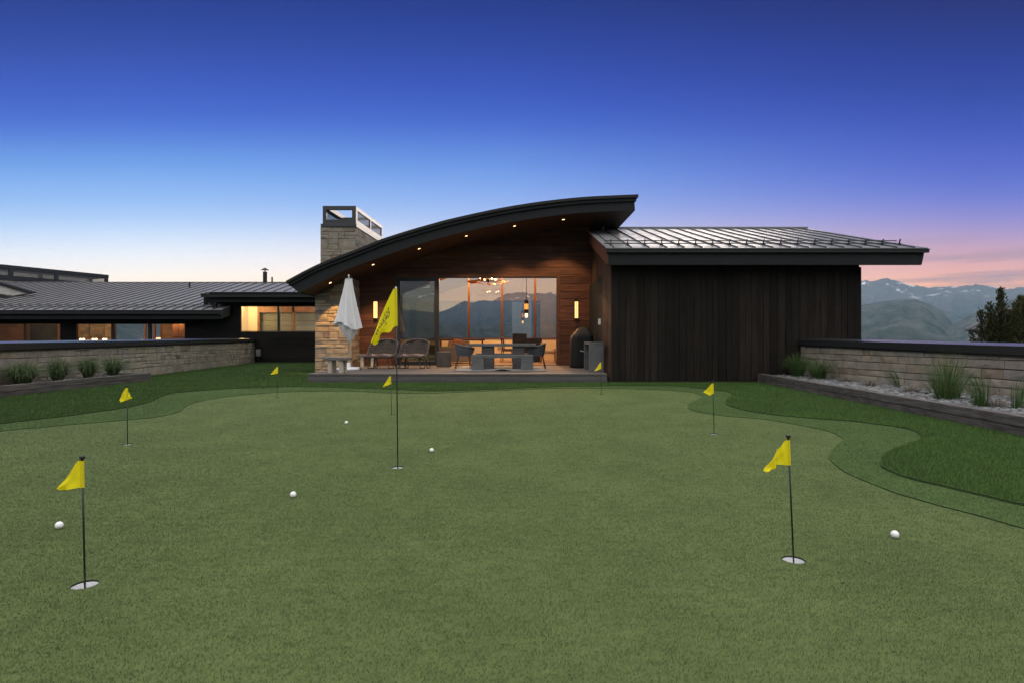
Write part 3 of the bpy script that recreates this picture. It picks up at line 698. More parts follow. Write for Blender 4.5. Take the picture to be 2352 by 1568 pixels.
# ------------------------------------------------------------------ the house
house = thing('house', 'dark timber house with curved roof, stone chimney and metal roofs', 'house', (0,20.5,0))
DZ = .25; YW = 20.5; YF = 18.2
topp = [(660.5,646.3),(734.4,608),(809,579),(851,562.4),(879,551),(940,531.5),(991.7,516.8),(1033.6,505.5),(1128.8,484.5),(1205,471),(1281,460.8),(1357,454),(1464.3,449.3)]
botp = [(687.1,673.7),(766,633.8),(809,614.7),(908.7,579),(975,557.5),(1033.6,541.2),(1109.8,523.3),(1186,508.8),(1262,497.3),(1338.3,489.4),(1414.4,485.3),(1458.6,484)]
tw = spline([(W(x,y,YF).x, W(x,y,YF).z) for x,y in topp], 5); bw = spline([(W(x,y,YF).x, W(x,y,YF).z) for x,y in botp], 5)
tx, tz = [p[0] for p in tw], [p[1] for p in tw]; bx, bz = [p[0] for p in bw], [p[1] for p in bw]
T_ = lambda x: interp(x, tx, tz); S_ = lambda x: interp(x, bx, bz)
NX = 60
def band(mb, fa, fb, y0, y1, xa0, xa1, xb0=None, xb1=None):       # solid between upper curve fa (x range a) and lower curve fb (x range b)
    xb0 = xa0 if xb0 is None else xb0; xb1 = xa1 if xb1 is None else xb1
    P = []
    for y in (y0, y1):
        for i in range(NX+1):
            s = i/NX; xa = xa0+(xa1-xa0)*s; xb = xb0+(xb1-xb0)*s
            P.append((xa, y, fa(xa))); P.append((xb, y, fb(xb)))
    k = 2*(NX+1); fs = []
    for i in range(NX):
        a = 2*i; fs += [(a,a+1,a+3,a+2), (k+a,k+a+2,k+a+3,k+a+1), (a,a+2,k+a+2,k+a), (a+1,k+a+1,k+a+3,a+3)]
    fs += [(0,k,k+1,1), (2*NX,2*NX+1,k+2*NX+1,k+2*NX)]
    mb.add(P, fs)
xl, xr = tx[0], tx[-1]; sl_, sr_ = bx[0], bx[-1]
b = MB(); band(b, T_, lambda x: T_(x)-.09, YF-.13, 27.8, xl, xr); roof_c = b.build('roof', m_edge, house)
b = MB(); band(b, lambda x: T_(x)-.093, lambda x: T_(x)-.19, YF-.07, 27.7, xl+.06, xr-.05); b.build('roof_trim', m_fascia, roof_c)
b = MB(); band(b, lambda x: T_(x)-.193, S_, YF, YF+.06, xl+.10, xr-.10, sl_, sr_)
band(b, lambda x: T_(x)-.193, S_, 27.55, 27.6, xl+.10, xr-.10, sl_, sr_)
b.hexa([(sr_-.05,YF+.063,S_(sr_)),(sr_,YF+.063,S_(sr_)),(sr_,27.54,S_(sr_)),(sr_-.05,27.54,S_(sr_)),(xr-.16,YF+.063,T_(xr)-.196),(xr-.105,YF+.063,T_(xr)-.196),(xr-.105,27.54,T_(xr)-.196),(xr-.16,27.54,T_(xr)-.196)])
b.hexa([(sl_,YF+.063,S_(sl_)),(sl_+.05,YF+.063,S_(sl_)+.02),(sl_+.05,27.54,S_(sl_)+.02),(sl_,27.54,S_(sl_)),(xl+.105,YF+.063,T_(xl)-.17),(xl+.16,YF+.063,T_(xl)-.15),(xl+.16,27.54,T_(xl)-.15),(xl+.105,27.54,T_(xl)-.17)])
b.build('fascia', m_fascia, house)
b = MB(); x = sl_+.055                                             # soffit: boards running front to back
while x < sr_-.06:
    e = min(x+.14, sr_-.055); b.hexa([(x+.002,YF+.065,S_(x)+.004),(e-.002,YF+.065,S_(e)+.004),(e-.002,27.5,S_(e)+.004),(x+.002,27.5,S_(x)+.004),(x+.002,YF+.065,S_(x)+.05),(e-.002,YF+.065,S_(e)+.05),(e-.002,27.5,S_(e)+.05),(x+.002,27.5,S_(x)+.05)]); x = e
b.build('soffit', m_soff, house)

# pavilion front wall of horizontal boards round the door opening
DX0, DX1, DZ1 = (909-1176)/F*YW, (1279.5-1176)/F*YW, EYE+(784-636.5)/F*YW
CX0, CX1, CY = -6.62, -5.5, 19.47                                   # stone column
limx = lambda z: interp(z+.05, bz, bx)-.12
b = MB(); hboards(b, CX1+.0, DX0-.085, YW, DZ, DZ1+.085, lim=limx)
hboards(b, DX1+.085, 2.87, YW, DZ, DZ1+.085)
hboards(b, CX1, 2.88, YW, DZ1+.085, 5.35, lim=limx)
b.build('wall', m_brown, house)
b = MB()                                                            # inner lining, leaves the opening free; top stays under the roof
for x0, x1, z0 in ((CX1-.3, DX0, DZ), (DX1, 3.25, DZ), (DX0, DX1, DZ1+.004)):
    n = 12
    for i in range(n):
        a = x0+(x1-x0)*i/n; e = x0+(x1-x0)*(i+1)/n
        b.hexa([(a,YW+.004,z0),(e,YW+.004,z0),(e,YW+.14,z0),(a,YW+.14,z0),(a,YW+.004,S_(a)+.03),(e,YW+.004,S_(e)+.03),(e,YW+.14,S_(e)+.03),(a,YW+.14,S_(a)+.03)])
b.build('wall_lining', m_plaster, house)
b = MB()
for x0, x1, z0 in ((CX1-.3, DX0, DZ), (DX1, 3.25, DZ), (DX0, DX1, DZ1+.004)):
    for i in range(12):
        a = x0+(x1-x0)*i/12; e = x0+(x1-x0)*(i+1)/12
        b.hexa([(a,YW+.0008,z0),(e,YW+.0008,z0),(e,YW+.0034,z0),(a,YW+.0034,z0),(a,YW+.0008,S_(a)+.02),(e,YW+.0008,S_(e)+.02),(e,YW+.0034,S_(e)+.02),(a,YW+.0034,S_(a)+.02)])
b.build('wall_core', m_core, house)
b = MB(); cz = .085                                                 # casing
b.box(DX0-.084, DX0-.002, YW-.05, YW-.002, DZ, DZ1+.084); b.box(DX1+.002, DX1+.084, YW-.05, YW-.002, DZ, DZ1+.084)
b.box(DX0-.002, DX1+.002, YW-.05, YW-.002, DZ1+.002, DZ1+.084)
b.build('door_casing', m_brown, house, bevel=.004)
# sliding door: fixed dark frame, one closed leaf on the left, the rest stands open
sd_ = part('sliding_door', house, (0,0,0))
PX1 = (1008.5-1176)/F*YW
b = MB(); b.box(DX0, DX1, YW-.03, YW+.13, DZ1-.035, DZ1); b.box(DX0, DX0+.03, YW-.03, YW+.13, DZ, DZ1-.035); b.box(DX1-.022, DX1, YW-.03, YW+.13, DZ, DZ1-.035)
b.box(DX0+.03, DX1-.022, YW-.03, YW+.13, DZ-.01, DZ+.015)
b.build('frame', m_black, sd_)
b = MB(); a0, a1, z0, z1 = DX0+.034, PX1, DZ+.02, DZ1-.04; ww = .145
b.box(a0, a0+ww*.9, YW-.02, YW+.04, z0, z1); b.box(a1-ww, a1, YW-.02, YW+.04, z0, z1); b.box(a0+ww*.9, a1-ww, YW-.02, YW+.04, z1-.12, z1); b.box(a0+ww*.9, a1-ww, YW-.02, YW+.04, z0, z0+.12)
b.build('leaf_frame', m_black, sd_, bevel=.004)
b = MB(); b.box(a0+ww*.9, a1-ww, YW+.005, YW+.017, z0+.12, z1-.12); b.build('pane', g_tint, sd_)

# room behind the door
YB = 26.6; RX0, RX1 = CX1-.3, 3.25; SILL = EYE+(784-776)/F*YB
b = MB(); b.box(RX0, RX1, YW+.145, YB+.1, DZ-.12, DZ-.006); b.build('room_floor', m_floor, house)
b = MB()
b.box(RX0-.1, RX0, YW+.145, YB, DZ, 3.3); b.box(RX1, RX1+.1, YW+.145, YB, DZ, 5.25)
b.box(RX0, RX1, YB, YB+.12, DZ, SILL-.05)
b.build('room_wall', m_plaster, house)
wb = part('rear_window', house)
mull = [RX0+.02, W(922,0,YB).x, W(999,0,YB).x, W(1077,0,YB).x, W(1153,0,YB).x, W(1229.3,0,YB).x, RX1-.05]
b = MB()
for x in mull: b.box(x-.05, x+.05, YB-.02, YB+.1, SILL-.045, S_(x)-.02)
for i in range(len(mull)-1):
    n = 6; x0, x1 = mull[i]+.05, mull[i+1]-.05
    b.box(x0, x1, YB-.02, YB+.1, SILL-.045, SILL)
    for k in range(n):
        a = x0+(x1-x0)*k/n; e = x0+(x1-x0)*(k+1)/n
        b.hexa([(a,YB-.02,S_(a)-.14),(e,YB-.02,S_(e)-.14),(e,YB+.1,S_(e)-.14),(a,YB+.1,S_(a)-.14),(a,YB-.02,S_(a)+.0),(e,YB-.02,S_(e)+.0),(e,YB+.1,S_(e)+.0),(a,YB+.1,S_(a)+.0)])
b.build('window_frame', M('dark_wood_trim', (.085,.034,.015), .5, var=.3, vscale=2, stretch=(6,6,.8)), wb)
b = MB()
for i in range(len(mull)-1):
    n = 6; x0, x1 = mull[i]+.05, mull[i+1]-.05
    for k in range(n):
        a = x0+(x1-x0)*k/n; e = x0+(x1-x0)*(k+1)/n
        b.add([(a,YB+.04,SILL),(e,YB+.04,SILL),(e,YB+.04,S_(e)-.14),(a,YB+.04,S_(a)-.14)], [(0,1,2,3)])
b.build('pane', glass('rear_glass', (.42,.43,.44), 2.0), wb, fix=False)
b = MB(); b.box(W(1143,0,YB).x, W(1151,0,YB).x, YB-.012, YB-.001, EYE-19/F*YB, EYE-12/F*YB); b.build('power_outlet', M('outlet_plate', (.35,.27,.2), .5), house)

# stone column under the low end of the curved roof
col = part('stone_column', house)
b = MB(); ct = lambda u: 9
stonework(b, (CX0-.12,CY), (CX1,CY), (0,-1), 0.02, lambda u: S_(CX0-.12+u)-.0, .08, .22, .2, .62, .022)
stonework(b, (CX1,CY+.01), (CX1,YW+.3), (1,0), 0.02, lambda u: S_(CX1)-.02, .08, .22, .25, .6, .022)
b.build('stonework', m_stonew, col)
b = MB(); b.hexa([(CX0-.10,CY+.03,0),(CX1-.03,CY+.03,0),(CX1-.03,YW+.6,0),(CX0-.10,YW+.6,0),(CX0-.10,CY+.03,S_(CX0-.10)+.02),(CX1-.03,CY+.03,S_(CX1)+.02),(CX1-.03,YW+.6,S_(CX1)+.02),(CX0-.10,YW+.6,S_(CX0-.1)+.02)]); b.build('core', m_mortar, col)
b = MB(); hboards_y = [(-6.6,)]
b.hexa([(-6.62,YW+.61,0),(-6.5,YW+.61,0),(-6.5,27.5,0),(-6.62,27.5,0),(-6.62,YW+.61,S_(-6.62)+.02),(-6.5,YW+.61,S_(-6.5)+.02),(-6.5,27.5,S_(-6.5)+.02),(-6.62,27.5,S_(-6.62)+.02)])
b.build('side_wall', m_charh, house)

# chimney of ledge stone with an open metal crown
YC, YC2 = 23.0, 26.9; sk = .045
cx0, cx1 = W(741.5,0,YC).x, W(818,0,YC).x; zst = EYE+(784-522)/F*YC
ch = part('chimney', house, (0,0,0))
b = MB()
stonework(b, (cx0-.1,YC), (cx1-.02,YC), (0,-1), 3.0, lambda u: zst, .2, .42, .25, .75, .015)
stonework(b, (cx1-.02,YC), (cx1-.02+sk*(YC2-YC),YC2), (1,-sk), 3.0, lambda u: zst, .2, .42, .25, .9, .015)
b.build('stonework', m_stone, ch)
b = MB(); b.hexa([(cx0-.06,YC+.03,2.6),(cx1-.06,YC+.03,2.6),(cx1-.06+sk*(YC2-YC),YC2,2.6),(cx0-.06+sk*(YC2-YC),YC2,2.6),(cx0-.02,YC+.03,zst-.01),(cx1-.06,YC+.03,zst-.01),(cx1-.06+sk*(YC2-YC),YC2,zst-.01),(cx0-.02+sk*(YC2-YC),YC2,zst-.01)]); b.build('core', m_mortar, ch)
px_ = F/YC; zt = EYE+(784-473.7)/F*YC; z1, z2, z3 = zt-.163, zt-.163-.387, zt-.163-.387-.175
m_crown = M('crown_metal', (.018,.0195,.022), .32, spec=.6, var=.1, vscale=6)
m_crowns = m_crown
off = lambda y: sk*(y-YC)
def cbar(mb, xa, xb, ya, yb, za, zb): mb.hexa([(xa+off(ya),ya,za),(xb+off(ya),ya,za),(xb+off(yb),yb,za),(xa+off(yb),yb,za),(xa+off(ya),ya,zb),(xb+off(ya),ya,zb),(xb+off(yb),yb,zb),(xa+off(yb),yb,zb)])
th = .07
b = MB()
cbar(b, cx0-.07, cx1+.03, YC-.05, YC+.1, zst-.0, z3); 
cbar(b, cx0, cx1, YC-.02, YC+th, z3, z2); cbar(b, cx0, cx1, YC-.02, YC+th, z1, zt)
cbar(b, cx0, cx0+.145, YC-.018, YC+th, z2, z1); cbar(b, cx1-.165, cx1-.001, YC-.018, YC+th, z2, z1)
cbar(b, cx0, cx1, YC2-th, YC2, z3, z2); cbar(b, cx0, cx1, YC2-th, YC2, z1, zt); cbar(b, cx0, cx0+.1, YC2-th, YC2, z2, z1)
cbar(b, cx0, cx0+.26, YC+th, YC2-th, z3, z2); cbar(b, cx0, cx0+.26, YC+th, YC2-th, z1-.02, zt)
cbar(b, cx0+th, cx1-th, 25.0, 25.08, z1+.02, zt-.03)
b.build('crown_frame', m_crown, ch, bevel=.006)
b = MB(); ym = YC+(YC2-YC)*.52
cbar(b, cx1-th, cx1+.012, YC+.1, YC2+.02, zst+.005, z3-.03); cbar(b, cx1-th, cx1-.002, YC+th+.002, YC2, z3-.028, z2); cbar(b, cx1-th, cx1-.002, YC+th+.002, YC2, z1, zt-.001)
for y0, y1 in ((YC+th+.002, YC+.19), (ym-.07, ym+.07), (YC2-.13, YC2)): cbar(b, cx1-th, cx1-.003, y0, y1, z2, z1)
b.build('crown_side_frame', m_crowns, ch, bevel=.006)
b = MB()
for y0, y1 in ((YC+.19, ym-.07), (ym+.07, YC2-.13)): cbar(b, cx1-.045, cx1-.035, y0, y1, z2, z1)
cbar(b, cx0+.03, cx0+.04, YC+th, YC2-th, z2, z1)
b.build('mesh_screen', wire('wire_screen'), ch)
for k, yy in ((1,24.0),(2,25.8)):
    b = MB(); b.lathe([(.16,0),(.16,.28),(.22,.30),(.22,.34),(.05,.42)], (cx0+.65+off(yy), yy, zst), 16); b.build('flue', m_crown, ch, shade=False)

# timber wing on the right
WX0, WX1, WY = 2.68, 9.34, 15.3
EZ, EY_, RY, RZ = 3.484, 14.7, 21.3, 5.29
rz = lambda y: EZ+(RZ-EZ)*(y-EY_)/(RY-EY_)
b = MB(); vboards(b, (WX0-.005,WY), (WX1,WY), (0,-1), .055, lambda y: 3.09); b.build('wing_wall', m_char, house)
b = MB(); b.box(WX0-.02, WX1+.01, WY-.045, WY-.002, -.05, .05); b.box(WX1+.002,WX1+.034,WY-.03,WY+.1,.0,3.085); b.build('base_board', m_char, house)
b = MB(); vboards(b, (2.90,YW-.02), (WX0,WY-.03), (-1,-.04), .0, lambda y: rz(y)-.40, w=.12); b.build('wing_side_wall', m_brownv, house)
b = MB()
b.hexa([(WX0+.01,WY+.003,0),(WX1,WY+.003,0),(WX1+.3,27,0),(2.93,27,0),(WX0+.01,WY+.003,3.1),(WX1,WY+.003,3.1),(WX1+.3,27,3.1),(2.93,27,3.1)])
b.hexa([(WX0+.012,WY+.006,3.1),(WX1-.002,WY+.006,3.1),(WX1+.2,RY,3.1),(2.925,RY,3.1),(WX0+.012,WY+.006,rz(WY)-.42),(WX1-.002,WY+.006,rz(WY)-.42),(WX1+.2,RY,RZ-.42),(2.925,RY,RZ-.42)])
b.build('wing_core', m_core, house)
eL, eR, rL, rR = (2.44,EY_,EZ), (10.75,EY_,EZ), (2.72,RY,RZ), (11.03,RY,RZ)
wr = seam_roof(house, eL, eR, rL, rR, .457, .19)
b = MB(); b.beam((2.70,RY+.02,RZ+.05), (11.05,RY+.02,RZ+.05), .16, .05); b.build('ridge_cap', m_pan, wr)
b = MB()                                                            # slab under the metal, front fascia, far slope
b.hexa([(2.535,EY_+.14,EZ-.40),(10.62,EY_+.14,EZ-.40),(10.9,RY,RZ-.42),(2.80,RY,RZ-.42),(2.535,EY_+.14,rz(EY_+.14)-.004),(10.66,EY_+.14,rz(EY_+.14)-.004),(10.97,RY,RZ-.004),(2.80,RY,RZ-.004)])
b.hexa([(2.5,EY_+.07,EZ-.405),(10.635,EY_+.07,EZ-.405),(10.635,EY_+.137,EZ-.405),(2.5,EY_+.137,EZ-.405),(2.5,EY_+.07,EZ-.10),(10.70,EY_+.07,EZ-.10),(10.70,EY_+.137,EZ-.07),(2.5,EY_+.137,EZ-.07)])
b.hexa([(2.82,RY+.01,RZ-.4),(10.9,RY+.01,RZ-.4),(11.2,28,3.0),(3.1,28,3.0),(2.82,RY+.01,RZ-.02),(10.9,RY+.01,RZ-.02),(11.2,28,3.4),(3.1,28,3.4)])
b.build('fascia', m_fascia, house)
b = MB(); b.box(2.43, 10.77, EY_-.02, EY_+.068, EZ-.095, EZ-.022); b.box(2.42, 10.79, EY_-.03, EY_+.02, EZ-.02, EZ-.004); b.build('gutter', m_edge, house)
b = MB(); b.hexa([(2.47,EY_+.075,EZ-.40),(2.498,EY_+.075,EZ-.40),(2.798,RY,RZ-.42),(2.77,RY,RZ-.42),(2.47,EY_+.075,rz(EY_+.075)-.006),(2.498,EY_+.075,rz(EY_+.075)-.006),(2.798,RY,RZ-.006),(2.77,RY,RZ-.006)]); b.build('rake_board', m_brown, house)
sg = part('snow_guard', house)
b = MB(); ys = 15.32; zs = rz(ys)
for dz in (.072,.142): b.tube([(2.47,ys-dz*.27,zs+dz),(10.33,ys-dz*.27,zs+dz)], .013, n=8)
b.build('rail', m_black, sg)
b = MB(); u = .19
while u < 8.4:
    x = 2.44+u+.026; b = MB(); b.beam((x,ys+.03,zs+.02),(x,ys-.05,zs+.185),.02,.03); b.beam((x-.035,ys-.02,zs+.05),(x+.035,ys-.02,zs+.05),.03,.05); u += .457; b.build('bracket', m_black, sg)
b = MB(); b.hexa([(2.70,16.3,EYE+.42),(2.715,16.28,EYE+.42),(2.715,16.38,EYE+.42),(2.70,16.40,EYE+.42),(2.70,16.3,EYE+.61),(2.715,16.28,EYE+.61),(2.715,16.38,EYE+.61),(2.70,16.40,EYE+.61)])
iy = 16.4; ix = (1378.5-1176)/F*iy
b = MB(); b.box(ix-.05, ix+.012, iy-.06, iy+.06, EYE+(784-746)/F*iy, EYE+(784-732.5)/F*iy); b.build('wall_panel', M('white_plastic', (.68,.68,.66), .4), house, bevel=.006)

# low link and long wing on the left, both in one wall plane
YL = 29.2; lz = lambda y: EYE+(784-y)/F*YL; lx = lambda x: (x-1176)/F*YL
link_w = (lx(553), lx(728), lz(760.3), lz(704.5))
long_w = [(lx(-150),lx(-20)), (lx(-14),lx(138.3)), (lx(176.8),lx(424.8))]
LT, LB0 = lz(744.5), .75
b = MB()
hboards(b, -11.5+1.49, -6.4, YL, 0.0, 3.6)
hboards(b, link_w[0]-1.9, -10.0, YL, 0.0, link_w[2]-.03); hboards(b, link_w[0]-1.9, link_w[0]-.03, YL, link_w[2]-.03, 3.45); hboards(b, link_w[1]+.03, -10.0, YL, link_w[2]-.03, 3.45); hboards(b, link_w[0]-.03, link_w[1]+.03, YL, link_w[3]+.03, 3.45)
xs = [-38]+[v for a in long_w for v in a]+[link_w[0]-1.9]
for i in range(0, len(xs), 2): hboards(b, xs[i], xs[i+1], YL, 0, 2.7)
for a, c in long_w: hboards(b, a, c, YL, LT, 2.7); hboards(b, a, c, YL, 0, LB0)
b.build('low_wall', m_charh, house)
b = MB(); y0, y1 = YL+.003, YL+.10
b.box(link_w[0]-1.9, -6.6, y0, y1, 0, link_w[2]-.03); b.box(link_w[0]-1.9, -6.6, y0, y1, link_w[3]+.03, 3.5); b.box(link_w[0]-1.9, link_w[0]-.03, y0, y1, link_w[2]-.03, link_w[3]+.03); b.box(link_w[1]+.03, -6.6, y0, y1, link_w[2]-.03, link_w[3]+.03)
b.box(-42, link_w[0]-1.9, y0, y1, 0, LB0-.03); b.box(-42, link_w[0]-1.9, y0, y1, LT+.03, 2.7)
for i in range(0, len(xs), 2): b.box(xs[i]+(.03 if i else -4), xs[i+1]-.03, y0, y1, LB0-.03, LT+.03)
b.build('low_wall_core', m_core, house)
def window(x0, x1, z0, z1, y, bars, gm, fr=.045, parent=house, fm=m_black):
    wn = part('window', parent); b = MB()
    b.box(x0-fr*.5, x0, y-.02, y+.1, z0-fr*.5, z1+fr*.5); b.box(x1, x1+fr*.5, y-.02, y+.1, z0-fr*.5, z1+fr*.5)
    b.box(x0, x1, y-.02, y+.1, z1, z1+fr*.5); b.box(x0, x1, y-.02, y+.1, z0-fr*.5, z0)
    for bx0, bx1 in bars: b.box(bx0, bx1, y-.015, y+.095, z0, z1)
    b.build('frame', fm, wn)
    b = MB(); e = [x0]+[v for p in bars for v in p]+[x1]
    for i in range(0, len(e), 2): b.add([(e[i],y+.05,z0),(e[i+1],y+.05,z0),(e[i+1],y+.05,z1),(e[i],y+.05,z1)], [(0,1,2,3)])
    b.build('pane', gm, wn, fix=False)
window(*link_w, YL, [(lx(637.5),lx(642.2))], g_clear)
window(long_w[0][0], long_w[0][1], LB0, LT, YL, [], g_clear)
window(long_w[1][0], long_w[1][1], LB0, LT, YL, [(lx(55),lx(59.5))], g_clear)
window(long_w[2][0], long_w[2][1], LB0, LT, YL, [(lx(255.5),lx(262)),(lx(340),lx(346.7))], g_clear)
# rooms behind them
m_clad = M('room_brown_wall', (.30,.175,.085), .6, var=.5, vscale=1.3, stretch=(.6,1,2.2))
m_greyb = M('grey_board_wall', (.20,.21,.185), .8, var=.25, vscale=2, stretch=(.6,8,8), island=.15)
b = MB()
YR = 32.6; rx = lambda x: (x-1176)/F*YR
b.box(link_w[0]-1.2, -8.5, YL+.12, YR+.4, 1.0, 1.1); b.box(link_w[0]-1.2, -8.5, YL+.12, YR+.4, 3.2, 3.3)
b.box(rx(540)-1, rx(592), YR, YR+.1, 1.1, 3.2); b.box(-8.6, -8.5, YL+.12, YR, 1.1, 3.2)
b.box(link_w[0]-1.3, link_w[0]-1.2, YL+.12, YR, 1.0, 3.3)
b.build('link_room_wall', m_plaster, house)
b = MB(); hboards(b, rx(592)+.02, -8.6, YR+.3, 1.1, 3.2, h=.3, th=.02); b.build('link_rear_boards', m_greyb, house)
b = MB(); b.box(rx(592), rx(597), YR-.05, YR+.05, 1.1, 3.2); b.box(rx(672), rx(677), YR-.05, YR+.05, 1.1, 3.2); b.box(rx(597), -8.6, YR-.05, YR+.05, 2.75, 3.2); b.build('link_rear_frame', m_woodtrim, house)
YR2 = 34.4; r2 = lambda x: (x-1176)/F*YR2
b = MB()
b.box(-40, r2(262), YR2, YR2+.1, .5, 2.6); b.box(r2(372), -15.5, YR2, YR2+.1, .5, 2.6); b.box(r2(262), r2(372), YR2, YR2+.1, .5, .9)
b.box(-15.6, -15.5, YL+.12, YR2, .5, 2.45)
b.build('long_room_wall', m_clad, house)
b = MB(); b.box(-40, -15.5, YL+.12, YR2+.1, 2.45, 2.55); b.box(-40, -15.5, YL+.12, YR2+.1, .4, .5); b.build('long_room_ceiling', m_plaster, house)
b = MB()
for a, c in ((262,266),(331,335.5),(352,357),(368,372)): b.box(r2(a), r2(c), YR2-.03, YR2+.06, .9, 2.45)
b.box(r2(266), r2(368), YR2-.028, YR2+.058, 2.2, 2.449); b.build('long_rear_frame', m_woodtrim, house)
b = MB(); b.box(r2(66), r2(139), YR2-.06, YR2-.002, .8, 2.2); b.build('dark_rear_frame', m_woodtrim, house)
b = MB(); b.box(r2(71), r2(134), YR2-.075, YR2-.062, .9, 2.12); b.build('dark_rear_pane', M('dark_rear_glass', (.05,.052,.036), .12, spec=.8, var=.4, vscale=1.5), house)
b = MB(); b.box(r2(180), r2(255), YR2-.14, YR2-.002, .5, 2.44); 
b = MB(); stonework(b, (r2(184),YR2-.02), (r2(256),YR2-.02), (0,-1), .5, lambda u: 2.44, .15, .3, .2, .6); b.build('stone_lining', m_stonew, house)
b = MB(); b.add([(r2(266),YR2+.02,.9),(r2(368),YR2+.02,.9),(r2(368),YR2+.02,2.2),(r2(266),YR2+.02,2.2)],[(0,1,2,3)]); b.build('rear_pane', g_clear, house, fix=False)
# roofs of the low wings
lr = seam_roof(house, (-42,28.1,2.62), (-14.40,28.1,2.62), (-41.55,36.4,4.83), (-13.95,36.4,4.83), .491, .2, .085)
b = MB(); b.beam((-42,36.42,4.86), (-9,36.42,4.86), .2, .05); b.build('ridge_cap', m_pan, lr)
b = MB()
b.hexa([(-42,28.2,2.2),(-14.5,28.2,2.2),(-14.46,29.15,2.455),(-42,29.15,2.455),(-42,28.2,2.64),(-14.5,28.2,2.64),(-14.46,29.15,2.893),(-42,29.15,2.893)])
b.hexa([(-42,29.155,2.6),(-15.5,29.155,2.6),(-15.5,36.4,4.4),(-42,36.4,4.4),(-42,29.155,2.894),(-15.5,29.155,2.894),(-15.5,36.4,4.825),(-42,36.4,4.825)])
b.hexa([(-42,36.41,4.4),(-9,36.41,4.4),(-9,42,2.5),(-42,42,2.5),(-42,36.41,4.82),(-9,36.41,4.82),(-9,42,3.0),(-42,42,3.0)])
b.hexa([(-14.49,28.2,2.2),(-14.42,28.2,2.2),(-14.37,29.15,2.455),(-14.45,29.15,2.455),(-14.49,28.2,2.62),(-14.42,28.2,2.62),(-14.37,29.15,2.875),(-14.45,29.15,2.875)])
b.build('fascia', m_fascia, house)
b = MB(); b.box(-42, -14.36, 28.0, 28.195, 2.45, 2.60); b.box(-42, -14.34, 27.97, 28.05, 2.604, 2.625); b.build('gutter', m_edge, house)
b = MB()
for dz in (.07,.15): b.tube([(-42,28.75,2.79+dz),(-14.6,28.75,2.79+dz)], .014, n=6)
sg2 = part('snow_guard', house); b.build('rail', m_black, sg2)
b = MB(); x = -41.8
while x < -14.7:
    if x > -30: b = MB(); b.beam((x,28.80,2.80),(x,28.72,3.0),.025,.03); b.box(x-.03,x+.03,28.70,28.76,2.83,2.88); b.build('bracket', M('bracket_metal', (.3,.3,.31), .35, spec=.6), sg2)
    x += .491
kr = seam_roof(house, (-15.33,28.4,3.535), (-8.9,28.4,3.535), (-15.22,30.95,4.22), (-8.8,30.95,4.22), .51, .36, .075)
b = MB(); b.beam((-15.25,30.97,4.25), (-8.8,30.97,4.25), .16, .05); b.build('ridge_cap', m_pan, kr)
b = MB()
b.hexa([(-15.2,28.52,3.06),(-8.9,28.52,3.06),(-8.8,30.95,3.7),(-15.1,30.95,3.7),(-15.2,28.52,3.53),(-8.9,28.52,3.53),(-8.8,30.95,4.215),(-15.1,30.95,4.215)])
b.hexa([(-15.1,30.96,3.7),(-8.8,30.96,3.7),(-8.8,36.2,3.4),(-15.1,36.2,3.4),(-15.1,30.96,4.2),(-8.8,30.96,4.2),(-8.8,36.2,4.6),(-15.1,36.2,4.6)])
b.box(-15.05, -14.85, 28.55, 28.7, 2.70, 3.055)
b.build('fascia', m_fascia, house)
b = MB(); b.box(-15.45, -8.9, 28.25, 28.5, 3.29, 3.44); b.box(-15.48, -8.9, 28.22, 28.3, 3.445, 3.465); b.build('gutter', m_edge, house)
def vent(x, y, z, r, h, cap):
    b = MB(); b.lathe([(r,0),(r,h)], (x,y,z), 14)
    if cap: b.lathe([(r*.25,h),(r*.25,h+.1),(r*1.85,h+.1),(r*1.75,h+.12),(.01,h+.24)], (x,y,z), 14)
    b.build('vent_pipe', m_black, house)
q = W(608.7,650,32); vent(q.x, 32, 4.0, .112, EYE+(784-624.9)/F*32-4.0, True)
q = W(625,650,32); vent(q.x, 32, 4.0, .043, EYE+(784-637)/F*32-4.0, False)
yv = 34.6; q = W(435.5,664,yv); vent(q.x, yv, 4.2, .05, EYE+(784-648)/F*yv-4.2, False)
b = MB(); b.box(W(693,0,24).x, W(704,0,24).x, 24, 24.5, 3.3, EYE+(784-624.5)/F*24); b.build('vent_box', m_fascia, house)
# long screened crown over another stone chimney beyond the ridge
A_, B_ = Vector((-38.6,33.0)), Vector((-32.6,46.0)); dd = (B_-A_).normalized(); nn = Vector((dd.y,-dd.x)); Ls = (B_-A_).length
sc = part('roof_screen', house); zt, zb = 6.45, 5.50
P3 = lambda u, k, z: ((A_+dd*u+nn*k).x, (A_+dd*u+nn*k).y, z)
def sb(mb, u0, u1, k0, k1, z0, z1): mb.hexa([P3(u0,k1,z0),P3(u1,k1,z0),P3(u1,k0,z0),P3(u0,k0,z0),P3(u0,k1,z1),P3(u1,k1,z1),P3(u1,k0,z1),P3(u0,k0,z1)])
b = MB(); K = -2.2
for k0, k1 in ((-.1,0), (K,K+.1)): sb(b, 0, Ls, k0, k1, zt-.26, zt); sb(b, 0, Ls, k0, k1, zb-.05, zb+.22)
sb(b, Ls-.1, Ls, K+.1, -.1, zt-.26, zt); sb(b, Ls-.1, Ls, K+.1, -.1, zb-.05, zb+.22)
us = [3.0, 5.2, 7.4, 8.0, 9.7, 10.0, 12.0]; 
for u in (2.0, 4.9, 7.7, 10.5, Ls-.3):
    for k0, k1 in ((-.09,-.01), (K+.01,K+.09)): sb(b, u, u+.28, k0, k1, zb+.22, zt-.26)
sb(b, 0, Ls, -.14, .05, zb-.13, zb-.052)
b.build('screen_frame', m_crown, sc)
